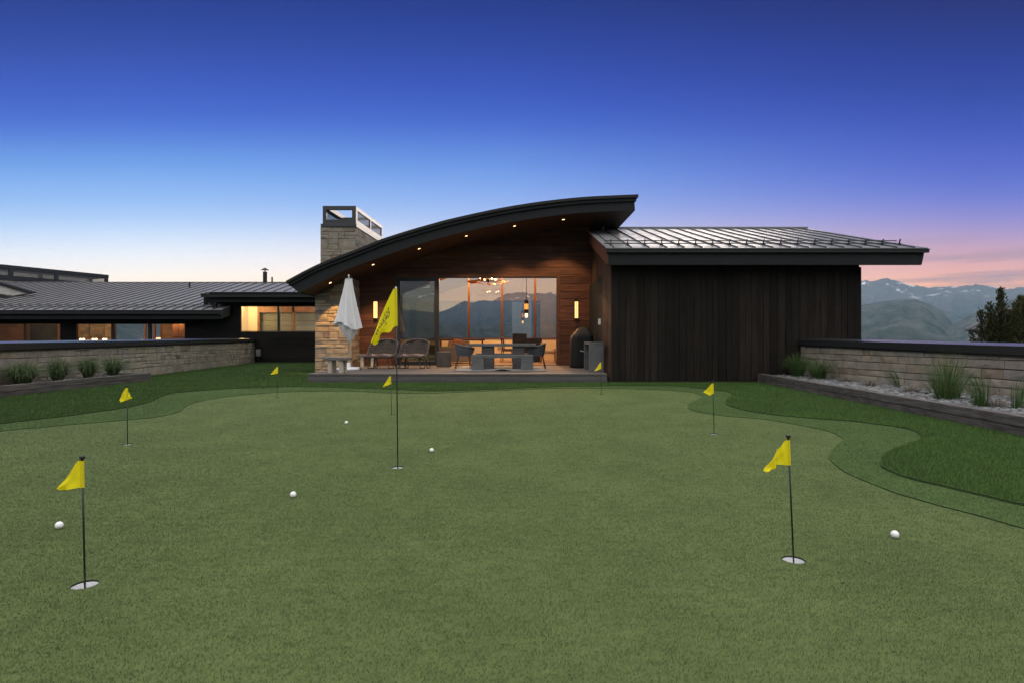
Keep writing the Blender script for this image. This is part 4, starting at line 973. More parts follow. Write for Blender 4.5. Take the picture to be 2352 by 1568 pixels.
b = MB(); sb(b, 0, Ls, -.06, -.05, zb+.22, zt-.26); sb(b, 0, Ls, K+.05, K+.06, zb+.22, zt-.26); b.build('mesh_screen', wire('wire_screen'), sc)
b = MB(); a = A_+nn*.0; c = B_; stonework(b, (a.x,a.y), (c.x,c.y), (nn.x,nn.y), 3.4, lambda u: zb-.14, .2, .4, .3, .9); b.build('stonework', m_stone, sc)
b = MB(); sb(b, .02, Ls-.02, K, -.05, 3.0, zb-.14); b.build('core', m_mortar, sc)
# cross gable at the far left
b = MB(); yq = 31.6; b.prism([W(-60,632,yq), W(0,648.6,yq), W(76,670.6,yq), W(62,674,yq), W(0,655.5,yq), W(-60,641,yq)], (0,.3,0)); b.build('gable_roof', m_edge, house)
b = MB(); b.prism([W(-60,641.5,yq+.08), W(0,656,yq+.08), W(61,674.3,yq+.08), W(16,682,yq+.08), W(-60,695,yq+.08)], (0,.2,0)); b.build('gable_soffit', M('gable_soffit_grey', (.45,.43,.41), .6), house)
b = MB(); b.prism([W(-60,668,yq-.5), W(4,676.5,yq-.5), W(15,681,yq-.5), W(17,690,yq-.5), W(-60,704,yq-.5)], (0,1.5,0)); b.build('gable_beam', m_black, house)
# ------------------------------------------------------------------ deck
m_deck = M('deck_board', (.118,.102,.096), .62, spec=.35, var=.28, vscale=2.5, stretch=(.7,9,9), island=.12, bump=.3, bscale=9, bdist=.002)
deck = thing('wooden_deck', 'low grey-brown timber deck in front of the sliding door', 'deck', (-1.4,17.8,0))
DKX0, DKX1, DKY = -5.44, 2.53, 15.13
b = MB(); y = DKY+.0
while y < YW-.03:
    e = min(y+.142, YW-.012)
    x0 = DKX0 if y < CY-.03 else CX1+.05
    x = x0
    xe = min(DKX1+max(0, (y-DKY)*.05), 2.84)
    while x < xe-.02:
        f = min(xe, x+random.uniform(2.4,4.2)); 
        if xe-f < .8: f = xe
        b.box(x+.0015, f-.0015, y+.003, e-.003, DZ-.026, DZ-random.uniform(0,.0015)); x = f
    y += .142
b.build('board', m_deck, deck)
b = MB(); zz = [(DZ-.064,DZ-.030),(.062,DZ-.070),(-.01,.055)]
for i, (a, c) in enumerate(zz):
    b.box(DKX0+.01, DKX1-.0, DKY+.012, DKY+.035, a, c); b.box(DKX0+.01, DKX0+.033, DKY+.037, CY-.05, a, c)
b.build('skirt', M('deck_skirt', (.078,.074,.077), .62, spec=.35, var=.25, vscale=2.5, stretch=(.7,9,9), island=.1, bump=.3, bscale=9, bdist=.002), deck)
b = MB(); b.box(DKX0+.04, DKX1-.02, DKY+.04, 20.4, 0, DZ-.03); b.build('core', m_core, deck)

# ------------------------------------------------------------------ garden walls and planters
m_cop = M('coping_metal', (.020,.021,.023), .30, spec=.55, var=.12, vscale=4)
def garden_wall(label, A, B, nside, ctop, wd=.5):
    """A far end, B near end of the visible face line; nside = unit normal towards the green; ctop(u) = coping top height along A->B."""
    A_, B_ = Vector(A), Vector(B); L = (B_-A_).length; d = (B_-A_)/L; n = Vector(nside)
    t = thing('garden_wall', label, 'wall', ((A_+B_).x/2, (A_+B_).y/2, 0))
    P = lambda u, k, z: ((A_+d*u+n*k).x, (A_+d*u+n*k).y, z)
    b = MB(); stonework(b, A, B, nside, -.03, lambda u: ctop(u)-.17, .13, .32, .2, .75, .013); b.build('stonework', m_stone, t)
    b = MB()
    def slab(k0, k1, f0, f1, n_=1):
        for i in range(n_):
            u0, u1 = L*i/n_+(.003 if i else 0), L*(i+1)/n_
            b.hexa([P(u0,k0,f0(u0)),P(u1,k0,f0(u1)),P(u1,k1,f0(u1)),P(u0,k1,f0(u0)),P(u0,k0,f1(u0)),P(u1,k0,f1(u1)),P(u1,k1,f1(u1)),P(u0,k1,f1(u0))])
    slab(-.03, -wd, lambda u: -.1, lambda u: ctop(u)-.16); b.build('core', m_mortar, t)
    b = MB()
    for i in range(5):
        u0, u1 = L*i/5+(.003 if i else 0), L*(i+1)/5; k0, k1 = .07, -wd-.07; q = .034
        b.hexa([P(u0,k0,ctop(u0)-.125),P(u1,k0,ctop(u1)-.125),P(u1,k1,ctop(u1)-.125),P(u0,k1,ctop(u0)-.125),P(u0,k0,ctop(u0)),P(u1,k0,ctop(u1)),P(u1,k1,ctop(u1)+q),P(u0,k1,ctop(u0)+q)])
    slab(.045, -wd-.045, lambda u: ctop(u)-.168, lambda u: ctop(u)-.128); slab(.075,.0702, lambda u: ctop(u)-.135, lambda u: ctop(u)-.118, 5)
    b.build('coping', m_cop, t)
    return t
d = Vector((-11.56+13.2, 18.2-29.3)).normalized(); A = (-13.2,29.18); L0 = 22.3
Bn = (A[0]+d.x*L0, A[1]+d.y*L0)
garden_wall('long pale stone wall with dark coping along the left side of the lawn', A, Bn, (-d.y, d.x), lambda u: 1.235-.0098*u)
d2 = Vector((8.03-7.75, 8.93-15.3)).normalized(); A2 = (7.75,15.27); L2 = 15
garden_wall('pale stone wall with wide dark coping on the right, starting at the timber wing', A2, (A2[0]+d2.x*L2, A2[1]+d2.y*L2), (d2.y, -d2.x), lambda u: 1.150-.0195*u)
m_tim = M('weathered_timber', (.084,.076,.073), .75, spec=.25, var=.75, vscale=3, stretch=(11,.6,11), island=.12, bump=.6, bscale=9, bdist=.005)
def planter(label, line, z, inner, end_far, end_near):
    """line: front edge points far->near at the top outer edge; inner: direction to the inside"""
    (fx, fy), (nx, ny) = line; A_, B_ = Vector((fx,fy)), Vector((nx,ny)); L = (B_-A_).length; d = (B_-A_)/L; n = Vector(inner)
    t = thing('timber_planter', label, 'planter', ((fx+nx)/2, (fy+ny)/2, 0)); P = lambda u, k, zz: ((A_+d*u+n*k).x, (A_+d*u+n*k).y, zz)
    def bar(u0, u1, k0, k1, z0, z1): b.hexa([P(u0,k0,z0),P(u1,k0,z0),P(u1,k1,z0),P(u0,k1,z0),P(u0,k0,z1),P(u1,k0,z1),P(u1,k1,z1),P(u0,k1,z1)])
    b = MB()
    cuts = [0, L*.37, L*.72, L]; cuts2 = [0, L*.24, L*.55, L]
    for i in range(3):
        bar(cuts[i]+.002, cuts[i+1]-.002, random.uniform(0,.006), .15, .128, z); bar(cuts2[i]+.002, cuts2[i+1]-.002, random.uniform(.004,.012), .15, -.03, .122)
    for k in end_far: bar(*k, .0, z-.004) 
    for k in end_near: bar(*k, .0, z-.004)
    b.build('timber', m_tim, t, bevel=.006)
    return t, P, L, d
m_soil2 = M('planter_soil', (.05,.042,.035), .95, var=.3, vscale=20)
pt_l, PL, LL, dL = planter('dark timber planter against the left stone wall with four grass clumps', ((-9.97,15.72),(-9.80,8.6)), .245, (-1,0), [(0.002,.148,.152,1.3)], [])
pt_r, PR, LR, dR = planter('long dark timber planter of grey stones against the right stone wall', ((6.57,15.24),(5.27,.4)), .250, (1,-.087), [], [])
b = MB(); b.add([(-9.99,15.6,.15),(-9.9,8.6,.15),(-10.75,8.6,.15),(-11.2,15.6,.15)], [(0,1,2,3)]); b.build('soil', m_soil2, pt_l)
b = MB(); b.add([(6.62,15.24,.16),(5.32,.4,.16),(8.42,.4,.16),(7.78,15.24,.16)], [(0,3,2,1)]); b.build('soil', m_soil2, pt_r)
m_peb = M('river_stone', (.3,.31,.32), .6, spec=.35, var=.25, vscale=14, stops=[(0,(.06,.064,.07)),(.35,(.095,.101,.108)),(.7,(.13,.136,.142)),(.9,(.19,.19,.188)),(1,(.12,.106,.09))], bump=.2, bscale=60, bdist=.003)
def pebbles(name, region, n, z, smin, smax):
    bm = bmesh.new(); bmesh.ops.create_icosphere(bm, subdivisions=2, radius=1); bv = np.array([v.co[:] for v in bm.verts]); bf = [[v.index for v in f.verts] for f in bm.faces]; bm.free()
    mb = MB()
    for i in range(n):
        x, y = region(); s = random.uniform(smin, smax); a = random.random()*6.28
        ax = s*random.uniform(.8,1.25), s*random.uniform(.65,1), s*random.uniform(.38,.62)
        q = bv*(1+.10*np.sin(bv[:,[1,2,0]]*3+i))*ax
        tl = random.uniform(-.25,.25); R = np.array(Matrix.Rotation(a,3,'Z') @ Matrix.Rotation(tl,3,'X'))
        q = q@R.T+[x, y, z+ax[2]*random.uniform(.2,.9)]
        mb.add(q.tolist(), bf)
    o = mb.build(name, m_peb, shade=True, fix=False); o['kind'] = 'stuff'; return o
def reg_r():
    y = random.uniform(1.5,15.1); f = np.interp(y, [.4,15.24], [5.27,6.57])+.16; w_ = np.interp(y, [.4,15.27], [8.40,7.75])-.02
    return random.uniform(f, w_), y
def reg_l():
    y = random.uniform(8.7,15.5); w_ = np.interp(y, [8,18.2,29.3], [-10.05,-11.56,-13.2])+.03
    return random.uniform(w_, -9.93-.16), y
pebbles('river_stones', reg_r, 6600, .185, .026, .058)
pebbles('cobble_stones', reg_l, 1100, .175, .026, .052)

# ------------------------------------------------------------------ ornamental grasses
def gmat(name, stops):
    m = bpy.data.materials.new(name); m.use_nodes = True; nt = m.node_tree; b = nt.nodes['Principled BSDF']
    g = nd(nt, 'ShaderNodeNewGeometry'); c = ramp(nt, g.outputs['Random Per Island'], stops); nt.links.new(c, b.inputs['Base Color'])
    b.inputs['Roughness'].default_value = .55; b.inputs['Specular IOR Level'].default_value = .3
    t = nd(nt, 'ShaderNodeBsdfTranslucent'); nt.links.new(c, t.inputs['Color']); mx = nd(nt, 'ShaderNodeMixShader'); mx.inputs[0].default_value = .3
    nt.links.new(b.outputs[0], mx.inputs[1]); nt.links.new(t.outputs[0], mx.inputs[2]); nt.links.new(mx.outputs[0], nt.nodes['Material Output'].inputs['Surface'])
    return m
m_gl = gmat('fountain_grass_blade', [(0,(.030,.062,.022)),(.45,(.058,.105,.034)),(.8,(.095,.150,.055)),(.94,(.18,.19,.10)),(1,(.27,.235,.16))])
m_gr = gmat('feather_grass_blade', [(0,(.026,.062,.016)),(.5,(.050,.105,.024)),(.85,(.085,.145,.038)),(1,(.16,.15,.08))])
m_dead = gmat('dry_twig', [(0,(.10,.085,.075)),(.6,(.20,.175,.15)),(1,(.30,.26,.22))])
def clump(name, label, loc, n, h, spread, mat, droop=.6, wd=.006, seg=6, base=.08, cat='ornamental grass', group=None, lean=(0,0), up=0.2):
    b = MB()
    for i in range(n):
        a = random.random()*6.283; rr = math.sqrt(random.random())
        bx0, by0 = math.cos(a)*base*rr, math.sin(a)*base*rr
        a2 = a+random.gauss(0,.5); out = spread*(up+(1-up)*rr)*random.uniform(.6,1.1); hh = h*random.uniform(.55,1.08)*(1-.28*rr*rr)
        dr = droop*rr*random.uniform(.4,1.2); P = []; w2 = wd*random.uniform(.7,1.2)
        sa = a2+math.pi/2+random.gauss(0,.3)
        for k in range(seg+1):
            s = k/seg; o = out*s**1.4
            z = hh*(s*(1+dr)-dr*s**2.6*1.55)
            x = bx0+math.cos(a2)*o+lean[0]*s*s; y = by0+math.sin(a2)*o+lean[1]*s*s
            ww = w2*(1-s)**.6*.5+.0004
            P.append([(x-math.cos(sa)*ww, y-math.sin(sa)*ww, z), (x+math.cos(sa)*ww, y+math.sin(sa)*ww, z)])
        b.grid(P)
    o = b.build(name, mat, None, fix=False); o.location = loc
    return tag(o, label, cat, group)
GLp = 'fountain grass clumps in the left planter'
clump('grass_clump', 'bushy grass clump cut off by the left edge of the photo', (-10.12,10.8,.17), 620, .66, .52, m_gl, 1.15, .007, group=GLp)
clump('grass_clump', 'widest grass clump in the left planter, nearest the camera', (-10.32,12.0,.17), 1000, .66, .56, m_gl, 1.15, .007, group=GLp, base=.12)
clump('grass_clump', 'tall narrow grass clump, second in the left planter', (-10.36,12.98,.17), 800, .70, .44, m_gl, 1.0, .007, group=GLp)
clump('grass_clump', 'third grass clump in the left planter, before the pale wall stones', (-10.46,14.05,.17), 800, .70, .47, m_gl, 1.05, .007, group=GLp)
clump('grass_clump', 'farthest grass clump, beside the corner of the left planter', (-10.55,15.05,.17), 800, .66, .52, m_gl, 1.1, .007, group=GLp)
GRp = 'feather grasses in the right planter'
clump('grass_clump', 'lush drooping grass clump touching the dark timber wing', (7.30,14.55,.18), 480, .80, .52, m_gr, 1.1, .0065, group=GRp, base=.14)
clump('grass_clump', 'lush lower grass clump beside the start of the right wall', (7.36,13.65,.18), 400, .68, .52, m_gr, 1.2, .0065, group=GRp, base=.14)
clump('grass_clump', 'large upright green grass clump in the middle of the right planter', (6.78,8.86,.18), 330, .86, .46, m_gr, .25, .0062, group=GRp, base=.16, up=.05)
clump('grass_clump', 'thin leaning tuft of green blades near the wall stones', (7.45,11.0,.18), 46, .56, .16, m_gr, .3, .007, group=GRp, base=.05, lean=(-.22,0))
clump('grass_clump', 'sparse spiky tuft leaning left at the right edge', (6.46,7.85,.18), 95, .62, .22, m_gr, .3, .007, group=GRp, base=.09, lean=(-.14,0))
clump('grass_clump', 'sparse spiky tuft leaning right at the right edge', (6.80,7.62,.18), 80, .58, .20, m_gr, .3, .007, group=GRp, base=.09, lean=(.16,0))
DT = 'dry brown tufts among the stones'
def tuft(loc, r, h, lab):
    clump('dry_tuft', lab, loc, 260, h, r, m_dead, .2, .006, 3, r*.55, 'dry plant', DT, up=.3)
tuft((7.35,12.55,.19), .19, .17, 'dry brown tuft nearest the lush grasses')
tuft((7.30,11.6,.19), .20, .15, 'flat dry tuft midway along the stones')
tuft((7.05,10.05,.19), .19, .19, 'dry tuft beside the thin leaning grass')
tuft((6.62,7.8,.19), .18, .17, 'dry tuft between the two sparse spiky grasses')
b = MB()
for i in range(26):
    a = random.random()*6.28; r = random.random()*.06; h = random.uniform(.03,.1); p = Vector((math.cos(a)*r, math.sin(a)*r, h)); s = random.uniform(.012,.02)
    d = Vector((random.gauss(0,1),random.gauss(0,1),random.gauss(0,.5))).normalized()*s; e = d.orthogonal().normalized()*s*.8
    b.add([p-d, p+e, p+d, p-e], [(0,1,2,3)])
o = b.build('green_sprig', m_gr, fix=False); o.location = (7.16,9.75,.2); tag(o, 'tiny green leafy sprig growing among the stones', 'plant')

# ------------------------------------------------------------------ trees and a neighbouring roof beyond the right wall
m_ndl = gmat('spruce_needle', [(0,(.030,.048,.018)),(.45,(.070,.082,.028)),(.8,(.125,.112,.036)),(1,(.16,.14,.05))])
m_bark = M('bark', (.06,.042,.032), .9, var=.3, vscale=12, bump=.5, bscale=30)
def spruce(label, loc, h, r, n, sharp=1.0, leaders=(), pine=False):
    t = thing('spruce_tree', label, 'tree', loc, group='conifers beyond the right wall')
    b = MB(); b.tube([(0,0,-1),(0,0,h*.5),(0,0,h*.97)], [.11,.07,.012], n=8); bt = MB()
    nb = MB()
    def shoot(p, d, L, k):
        d = d.normalized(); a = d.orthogonal().normalized(); c = d.cross(a)
        for i in range(k):
            s = random.random(); th_ = random.random()*6.283; o = a*math.cos(th_)+c*math.sin(th_)
            q = p+d*L*s; nl = random.uniform(.032,.052)*(2.2 if pine else 1); tip = q+(d*.8+o*.75).normalized()*nl
            w_ = d.cross(o)*.008*(1.3 if pine else 1.4)
            nb.add([q-w_, q+w_, tip], [(0,1,2)])
    tops = [(Vector((0,0,0)), h, r)]+[(Vector((x,y,0)), hh, rr) for x, y, hh, rr in leaders]
    for off, H, R in tops:
        nn_ = int(n*(R*H)/(r*h)) if off.length else n
        for i in range(nn_):
            z = H*(.12+.88*random.random()**.85); f = 1-z/H; env = R*(f**.95)*(1 if z > .3*H else .75+.25*z/(.3*H))*random.uniform(.75,1.18)
            a = random.random()*6.283; L = max(.08, env)
            p0 = off+Vector((0,0,z-.15*L)); d = Vector((math.cos(a), math.sin(a), .25+.6*f*0+.35*(1-f)))
            tip = p0+d.normalized()*L
            if L > .3 and i % 3 == 0: b.tube([p0, p0.lerp(tip,.6)+Vector((0,0,-.04)), tip], [.018,.011,.004], n=4, cap=False)
            m = max(2, int(L/.13))
            for k in range(m):
                s = (k+1)/m
                if s < .35 and random.random() < .6: continue
                q = p0.lerp(tip, s)+Vector((random.gauss(0,.05),random.gauss(0,.05),random.gauss(0,.04)))
                shoot(q, d*.45+Vector((random.gauss(0,.22),random.gauss(0,.22),random.uniform(.7,1.2))), random.uniform(.14,.27)*(.3+.7*min(1,env/.35)), 34)
        for k in range(5): shoot(off+Vector((0,0,H-.11*k-.10)), Vector((random.gauss(0,.06),random.gauss(0,.06),1)), .12, 14)
    b.build('trunk', m_bark, t, local=True); nb.build('crown', m_ndl, t, local=True, fix=False)
    return t
Yt = 24.0
def tpos(x, Y=Yt): return ((x-1176)/F*Y, Y, -.7)
th_ = lambda y, Y=Yt: EYE+(784-y)/F*Y+.7
spruce('tallest dark spruce with a pointed leader beyond the right wall', tpos(2299), th_(666), .62, 420, leaders=((.30,-.3,th_(708),.34),(-.05,-.45,th_(716),.36)))
spruce('brownish conifer with several tips at the right edge of the photo', tpos(2336,23.2), th_(699,23.2), .62, 420, leaders=((.42,.2,th_(688,23.2),.5),(.2,-.4,th_(712,23.2),.42),(-.28,-.3,th_(715,23.2),.36)))
spruce('slim spruce with twin tips left of the tallest conifer', tpos(2274,24.4), th_(699,24.4), .42, 300, leaders=((-.17,-.3,th_(722,24.4),.30),(.10,-.4,th_(724,24.4),.34)))
spruce('small slim spruce at the left end of the conifers', tpos(2254,24.6), th_(716,24.6), .25, 190, leaders=((.08,-.4,th_(738,24.6),.2),(.24,-.3,th_(733,24.6),.24)))
spruce('lowest spruce tip just above the coping', tpos(2237,23.8), th_(768,23.8), .36, 110)
spruce('long needled pine top in the upper right corner of the conifers', tpos(2347,26), th_(683,26), .62, 260, pine=True)
nb_h = thing('neighbour_house', 'dark metal roof corner of a neighbouring house behind the conifers', 'house', (36,42,-3))
Yn = 40.0; nf = lambda x, y, Y: W(x, y, Y)
b = MB(); e0 = nf(2217,757.5,Yn); e1 = e0+Vector((9,2.0,0)); r0 = nf(2352,694,Yn+3); r0b = r0+Vector((9,2,0))
b.prism([e0, e1, r0b+Vector((6,0,0)), r0], (0,0,-.10)); b.build('roof', m_edge, nb_h)
b = MB()
for i in range(1, 16): p = e0.lerp(e1, i/16); q = r0.lerp(r0b+Vector((6,0,0)), i/16); b.beam(p+Vector((0,0,.03)), q+Vector((0,0,.03)), .04, .08)
b.beam(e0+Vector((0,-.02,-.0)), r0+Vector((0,-.02,0)), .08, .14); b.build('standing_seam', m_pan, nb_h)
b = MB(); 
for i in range(12): p = e0.lerp(e1, (i+.5)/16); b.beam(p+Vector((.15,.1,-.22)), p+(r0-e0)*.5+Vector((.15,.1,-.22)), .12, .24)
b.build('rafter', m_black, nb_h)
b = MB(); b.box(e0.x+5, e0.x+14, Yn+1.4, Yn+3.2, -3, e0.z+.35); b.build('wall', m_charh, nb_h)

# ------------------------------------------------------------------ electrical box and post by the low wall
q = W(593,0,29.0)
jb = thing('junction_box', 'small grey electrical box low on the dark wall beside the stone wall', 'electrical box', (q.x, 29.0, .0))
b = MB(); b.box(W(588,0,29).x, W(597,0,29).x, 28.98, 29.13, EYE-33/F*29, EYE-18/F*29); b.build('box', M('grey_plastic', (.22,.22,.22), .5), jb, bevel=.01)
b = MB(); b.tube([(q.x,29.05,0),(q.x,29.05,EYE-33/F*29)], .03, n=8); b.build('conduit', m_black, jb)
# ------------------------------------------------------------------ furniture on the deck
m_conc = M('concrete', (.108,.112,.117), .75, spec=.3, var=.22, vscale=5, bump=.3, bscale=45, bdist=.003)
m_concd = M('dark_concrete', (.072,.069,.069), .72, spec=.3, var=.28, vscale=5, bump=.3, bscale=45, bdist=.003)
m_rope = M('grey_rope', (.070,.075,.084), .85, var=.3, vscale=30, bump=.5, bscale=120, bdist=.004)
m_ropeb = M('brown_rope', (.062,.053,.052), .85, var=.3, vscale=30, bump=.5, bscale=120, bdist=.004)
m_leg = M('dark_steel_leg', (.02,.02,.022), .5, var=.1)
m_pale = M('pale_stone_leg', (.38,.35,.29), .75, var=.15, vscale=8, bump=.3, bscale=40, bdist=.003)
m_slab = M('grey_slab', (.115,.112,.112), .7, var=.2, vscale=6, bump=.25, bscale=50, bdist=.002)
m_cush = M('brown_cushion', (.135,.085,.068), .9, var=.15, vscale=20, bump=.3, bscale=200, bdist=.002, sheen=.2)
def dz(y): return (EYE-DZ)*F/(y-784)                                # depth of a deck point at row y
# dining table and benches
Yt1 = 17.9; tx0, tx1 = W(1076.4,0,17.44).x, W(1231.5,0,17.44).x
tb = thing('dining_table', 'long grey concrete dining table on the deck before the open door', 'table', ((tx0+tx1)/2, Yt1, DZ))
zt_ = EYE-5/F*17.44
b = MB(); b.box(tx0, tx1, 17.44, 18.38, zt_-.085, zt_); b.build('table_top', m_conc, tb, bevel=.008)
for a, c in ((1106,1133.8),(1176.8,1203.7)):
    b = MB(); b.box(W(a,0,17.5).x, W(c,0,17.5).x, 17.5, 18.30, DZ, zt_-.087); b.build('leg', m_concd, tb, bevel=.008)
b = MB()
for a, c in ((1107.5,1132),(1178.5,1202)): b = MB(); b.box(W(a,0,17.5).x-.05, W(c,0,17.5).x+.05, 17.6, 18.2, zt_-.0865, zt_-.0855); b.build('bracket', m_leg, tb)
def bench(Y, x0, x1, label):
    w0, w1 = x0, x1; t = thing('concrete_bench', label, 'bench', ((w0+w1)/2, Y+.19, DZ), group='concrete benches at the dining table')
    zb_ = DZ+.462
    b = MB(); b.box(w0, w1, Y, Y+.38, zb_-.09, zb_); b.build('seat', m_conc, t, bevel=.008)
    for a in (w0+.003, w1-.363): b = MB(); b.box(a, a+.36, Y+.004, Y+.376, DZ, zb_-.092); b.build('leg', m_conc, t, bevel=.008)
bx0, bx1 = W(1082.8,0,16.66).x, W(1224.8,0,16.66).x
bench(16.66, bx0, bx1, 'concrete bench in front of the dining table, nearest the green')
bench(18.75, bx0, bx1, 'concrete bench behind the dining table, nearer the door')
# rug under them
m_rug = M('pale_rug', (.30,.28,.27), .95, var=.12, vscale=30, bump=.3, bscale=200, bdist=.002)
rx0, rx1, ry0, ry1 = W(1045,0,16.55).x, W(1256,0,16.55).x, 16.5, 19.4; P = []
for i in range(41):
    x = rx0+(rx1-rx0)*i/40; row = []
    for j in range(21):
        y = ry0+(ry1-ry0)*j/20; row.append((x, y, DZ+.006+.05*math.exp(-((x-(rx0+rx1)/2-.05)/.20)**2)*smooth(0,1,1-j/12)))
    P.append(row)
b = MB(); b.grid(P); r = b.build('rug', m_rug, shade=True); sol = r.modifiers.new('thick', 'SOLIDIFY'); sol.thickness = .008; sol.offset = 1
tag(r, 'thin pale rug with a raised fold under the dining table', 'rug')
# woven dining armchairs at both ends
def armchair(label, loc, rz):
    t = thing('woven_armchair', label, 'chair', loc, rz, 'woven dining armchairs')
    # local: faces +X; shell of woven rope
    def rim(a):                                                     # a from -1 (front one arm) over the back to 1
        th = a*math.radians(118); x = -.27*math.cos(th)+(.10 if abs(a) > .6 else 0)*((abs(a)-.6)/.4); y = .30*math.sin(th)*(1 if abs(a) < .76 else 1)
        if abs(a) > .72: x = .02+.30*(abs(a)-.72)/.28; y = math.copysign(.295, a)
        z = .80-.17*abs(a)**1.4
        return Vector((x, y, z))
    def low(a):
        th = a*math.radians(118); x = -.215*math.cos(th); y = .245*math.sin(th)
        if abs(a) > .72: x = .02+.22*(abs(a)-.72)/.28; y = math.copysign(.245, a)
        return Vector((x, y, .43))
    N = 44; P = []; 
    for i in range(N+1):
        a = -1+2*i/N; r0, l0 = rim(a), low(a); row = []
        for j in range(13):
            s = j/12; q = l0.lerp(r0, s); rr = 1+.05*math.sin(math.pi*s)+.016*(1 if (i+j) % 2 else -1)
            row.append((q.x*rr, q.y*rr, q.z))
        P.append(row)
    b = MB(); b.grid(P); o = b.build('woven_back', m_rope, t, local=True); s = o.modifiers.new('thick','SOLIDIFY'); s.thickness = .018
    b = MB(); b.tube([rim(-1+2*i/40) for i in range(41)], .020, n=8); b.build('arm_rail', m_rope, t, shade=True, local=True)
    b = MB(); b.prism([(low(-1+2*i/30).x, low(-1+2*i/30).y, .40) for i in range(31)], (0,0,.055)); b.build('seat', m_rope, t, local=True, bevel=.01)
    b = MB(); b.prism([(low(-1+2*i/30).x*.86+.01, low(-1+2*i/30).y*.86, .4555) for i in range(31)], (0,0,.045)); b.build('cushion', m_leg, t, local=True, bevel=.015)
    for sx, sy in ((-1,-1),(-1,1),(1,-1),(1,1)):
        b = MB(); b.tube([(.17*sx, .20*sy, .41),(.24*sx-.02, .245*sy, 0)], [.014,.011], n=8); b.build('leg', m_leg, t, shade=True, local=True)
    return t
ya = 17.55
armchair('woven grey armchair at the left end of the dining table', (W(1061,0,ya).x+.03, ya+.35, DZ), 0)
armchair('woven grey armchair at the right end of the dining table', (W(1238.5,0,ya).x-.05, ya+.35, DZ), math.pi)
# drum side table
yd = 19.05; t = thing('drum_side_table', 'round drum side table of dark concrete beside the door leaf', 'side table', (W(1017.5,0,yd).x, yd+.25, DZ))
b = MB(); b.lathe([(.235,0),(.246,.01),(.246,.485),(.244,.49)], n=40); b.build('drum', m_concd, t, local=True)
b = MB(); b.lathe([(.22,.491),(.246,.491),(.248,.496),(.248,.504),(.244,.508),(.001,.508)], n=40, cap=False); b.build('table_top', m_slab, t, local=True)
# lounge chairs of fat woven rope
def lounge(label, loc, rz):
    t = thing('woven_lounge_chair', label, 'lounge chair', loc, rz, 'brown woven lounge chairs')
    # local: faces -Y
    def surf(u, v):                                                 # u -1..1 across, v 0 (front edge) .. 1 (top of back)
        wv = interp(v, [0,.15,.4,.6,.8,.93,1.0], [.44,.46,.47,.47,.44,.34,.18])
        x = u*wv
        cup = abs(u)**2.2
        y = interp(v, [0,.2,.45,.6,.8,1], [-.40,-.22,.08,.20,.31,.40])-cup*interp(v,[0,.3,.6,1],[0.02,.10,.20,.12])
        z = interp(v, [0,.2,.42,.55,.75,1], [.385,.36,.37,.50,.70,.92])+cup*interp(v,[0,.25,.45,.7,1],[.0,.03,.15,.10,-.02])
        return Vector((x,y,z))
    b = MB(); rows_ = 13; NXr = 9
    for i in range(rows_):                                          # horizontal ropes of plump alternating links
        v = .42+.56*i/(rows_-1)
        for k in range(NXr):
            u0 = -1+2*(k+(.5 if i % 2 else 0))/NXr; u1 = min(1, u0+2/NXr)
            if u0 >= .99: continue
            n_ = (0,0,0); pts = [surf(u0+(u1-u0)*s, v) for s in (0,.25,.5,.75,1)]
            b.tube(pts, [.010,.027,.031,.027,.010], n=6, cap=False)
    b.build('woven_back', m_ropeb, t, shade=True, local=True)
    b = MB(); P = [[surf(-1+2*i/24, .42+.58*j/12) for j in range(13)] for i in range(25)]; b.grid(P); o = b.build('back_lining', m_leg, t, shade=True, local=True)
    b = MB()
    for i in range(8):
        v = .02+.40*i/7
        b.tube([surf(-1+2*k/10, v)+Vector((0,0,.0)) for k in range(11)], .024, n=7)
    b.build('woven_seat', m_ropeb, t, shade=True, local=True)
    b = MB(); rimp = [surf(-1, v/20) for v in range(21)]+[surf(-1+2*k/14, 1) for k in range(1,14)]+[surf(1, 1-v/20) for v in range(21)]
    b.tube(rimp, .028, n=8); b.tube([surf(-1+2*k/14, 0)+Vector((0,-.02,-.01)) for k in range(15)], .030, n=8)
    for sx in (-.24,.24): b.tube([(sx,-.44,.33),(sx,-.455,.40),(sx*1.02,-.36,.415)], .020, n=6)
    b.build('rope_rim', m_ropeb, t, shade=True, local=True)
    b = MB(); P = []
    for i in range(17):
        row = []
        for j in range(11):
            u, v = -.78+1.56*i/16, .07+.36*j/10; q = surf(u, v); e = min(1, (1-abs(u)/.78)*5, j/10*5, (1-j/10)*5)
            row.append(q+Vector((0,0,.028+.05*math.sqrt(max(0,e))+.02*math.sin(u*5+1))))
        P.append(row)
    b.grid(P); o = b.build('seat_cushion', m_cush, t, shade=True, local=True); s = o.modifiers.new('thick','SOLIDIFY'); s.thickness = .04; s.offset = -1
    for sx in (-1,1):                                               # bent sled legs
        b = MB(); b.tube([(.30*sx,-.30,.37),(.34*sx,-.37,.03),(.335*sx,-.35,.012),(.33*sx,-.1,.012),(.34*sx,.02,.012),(.335*sx,.05,.03),(.27*sx,.0,.36)], .014, n=8); b.build('leg', m_leg, t, shade=True, local=True)
        b = MB(); b.tube([(.33*sx,.05,.36),(.385*sx,.12,.03),(.385*sx,.15,.012),(.385*sx,.36,.012),(.38*sx,.38,.03),(.35*sx,.26,.52)], .014, n=8); b.build('leg', m_leg, t, shade=True, local=True)
    return t
yl = 17.9
lounge('brown woven lounge chair partly hidden by the tall flag', (W(876,0,yl).x-.0, yl+.25, DZ), math.radians(-12))
lounge('brown woven lounge chair in front of the glass door leaf', (W(949,0,yl).x, yl+.25, DZ), math.radians(-13))
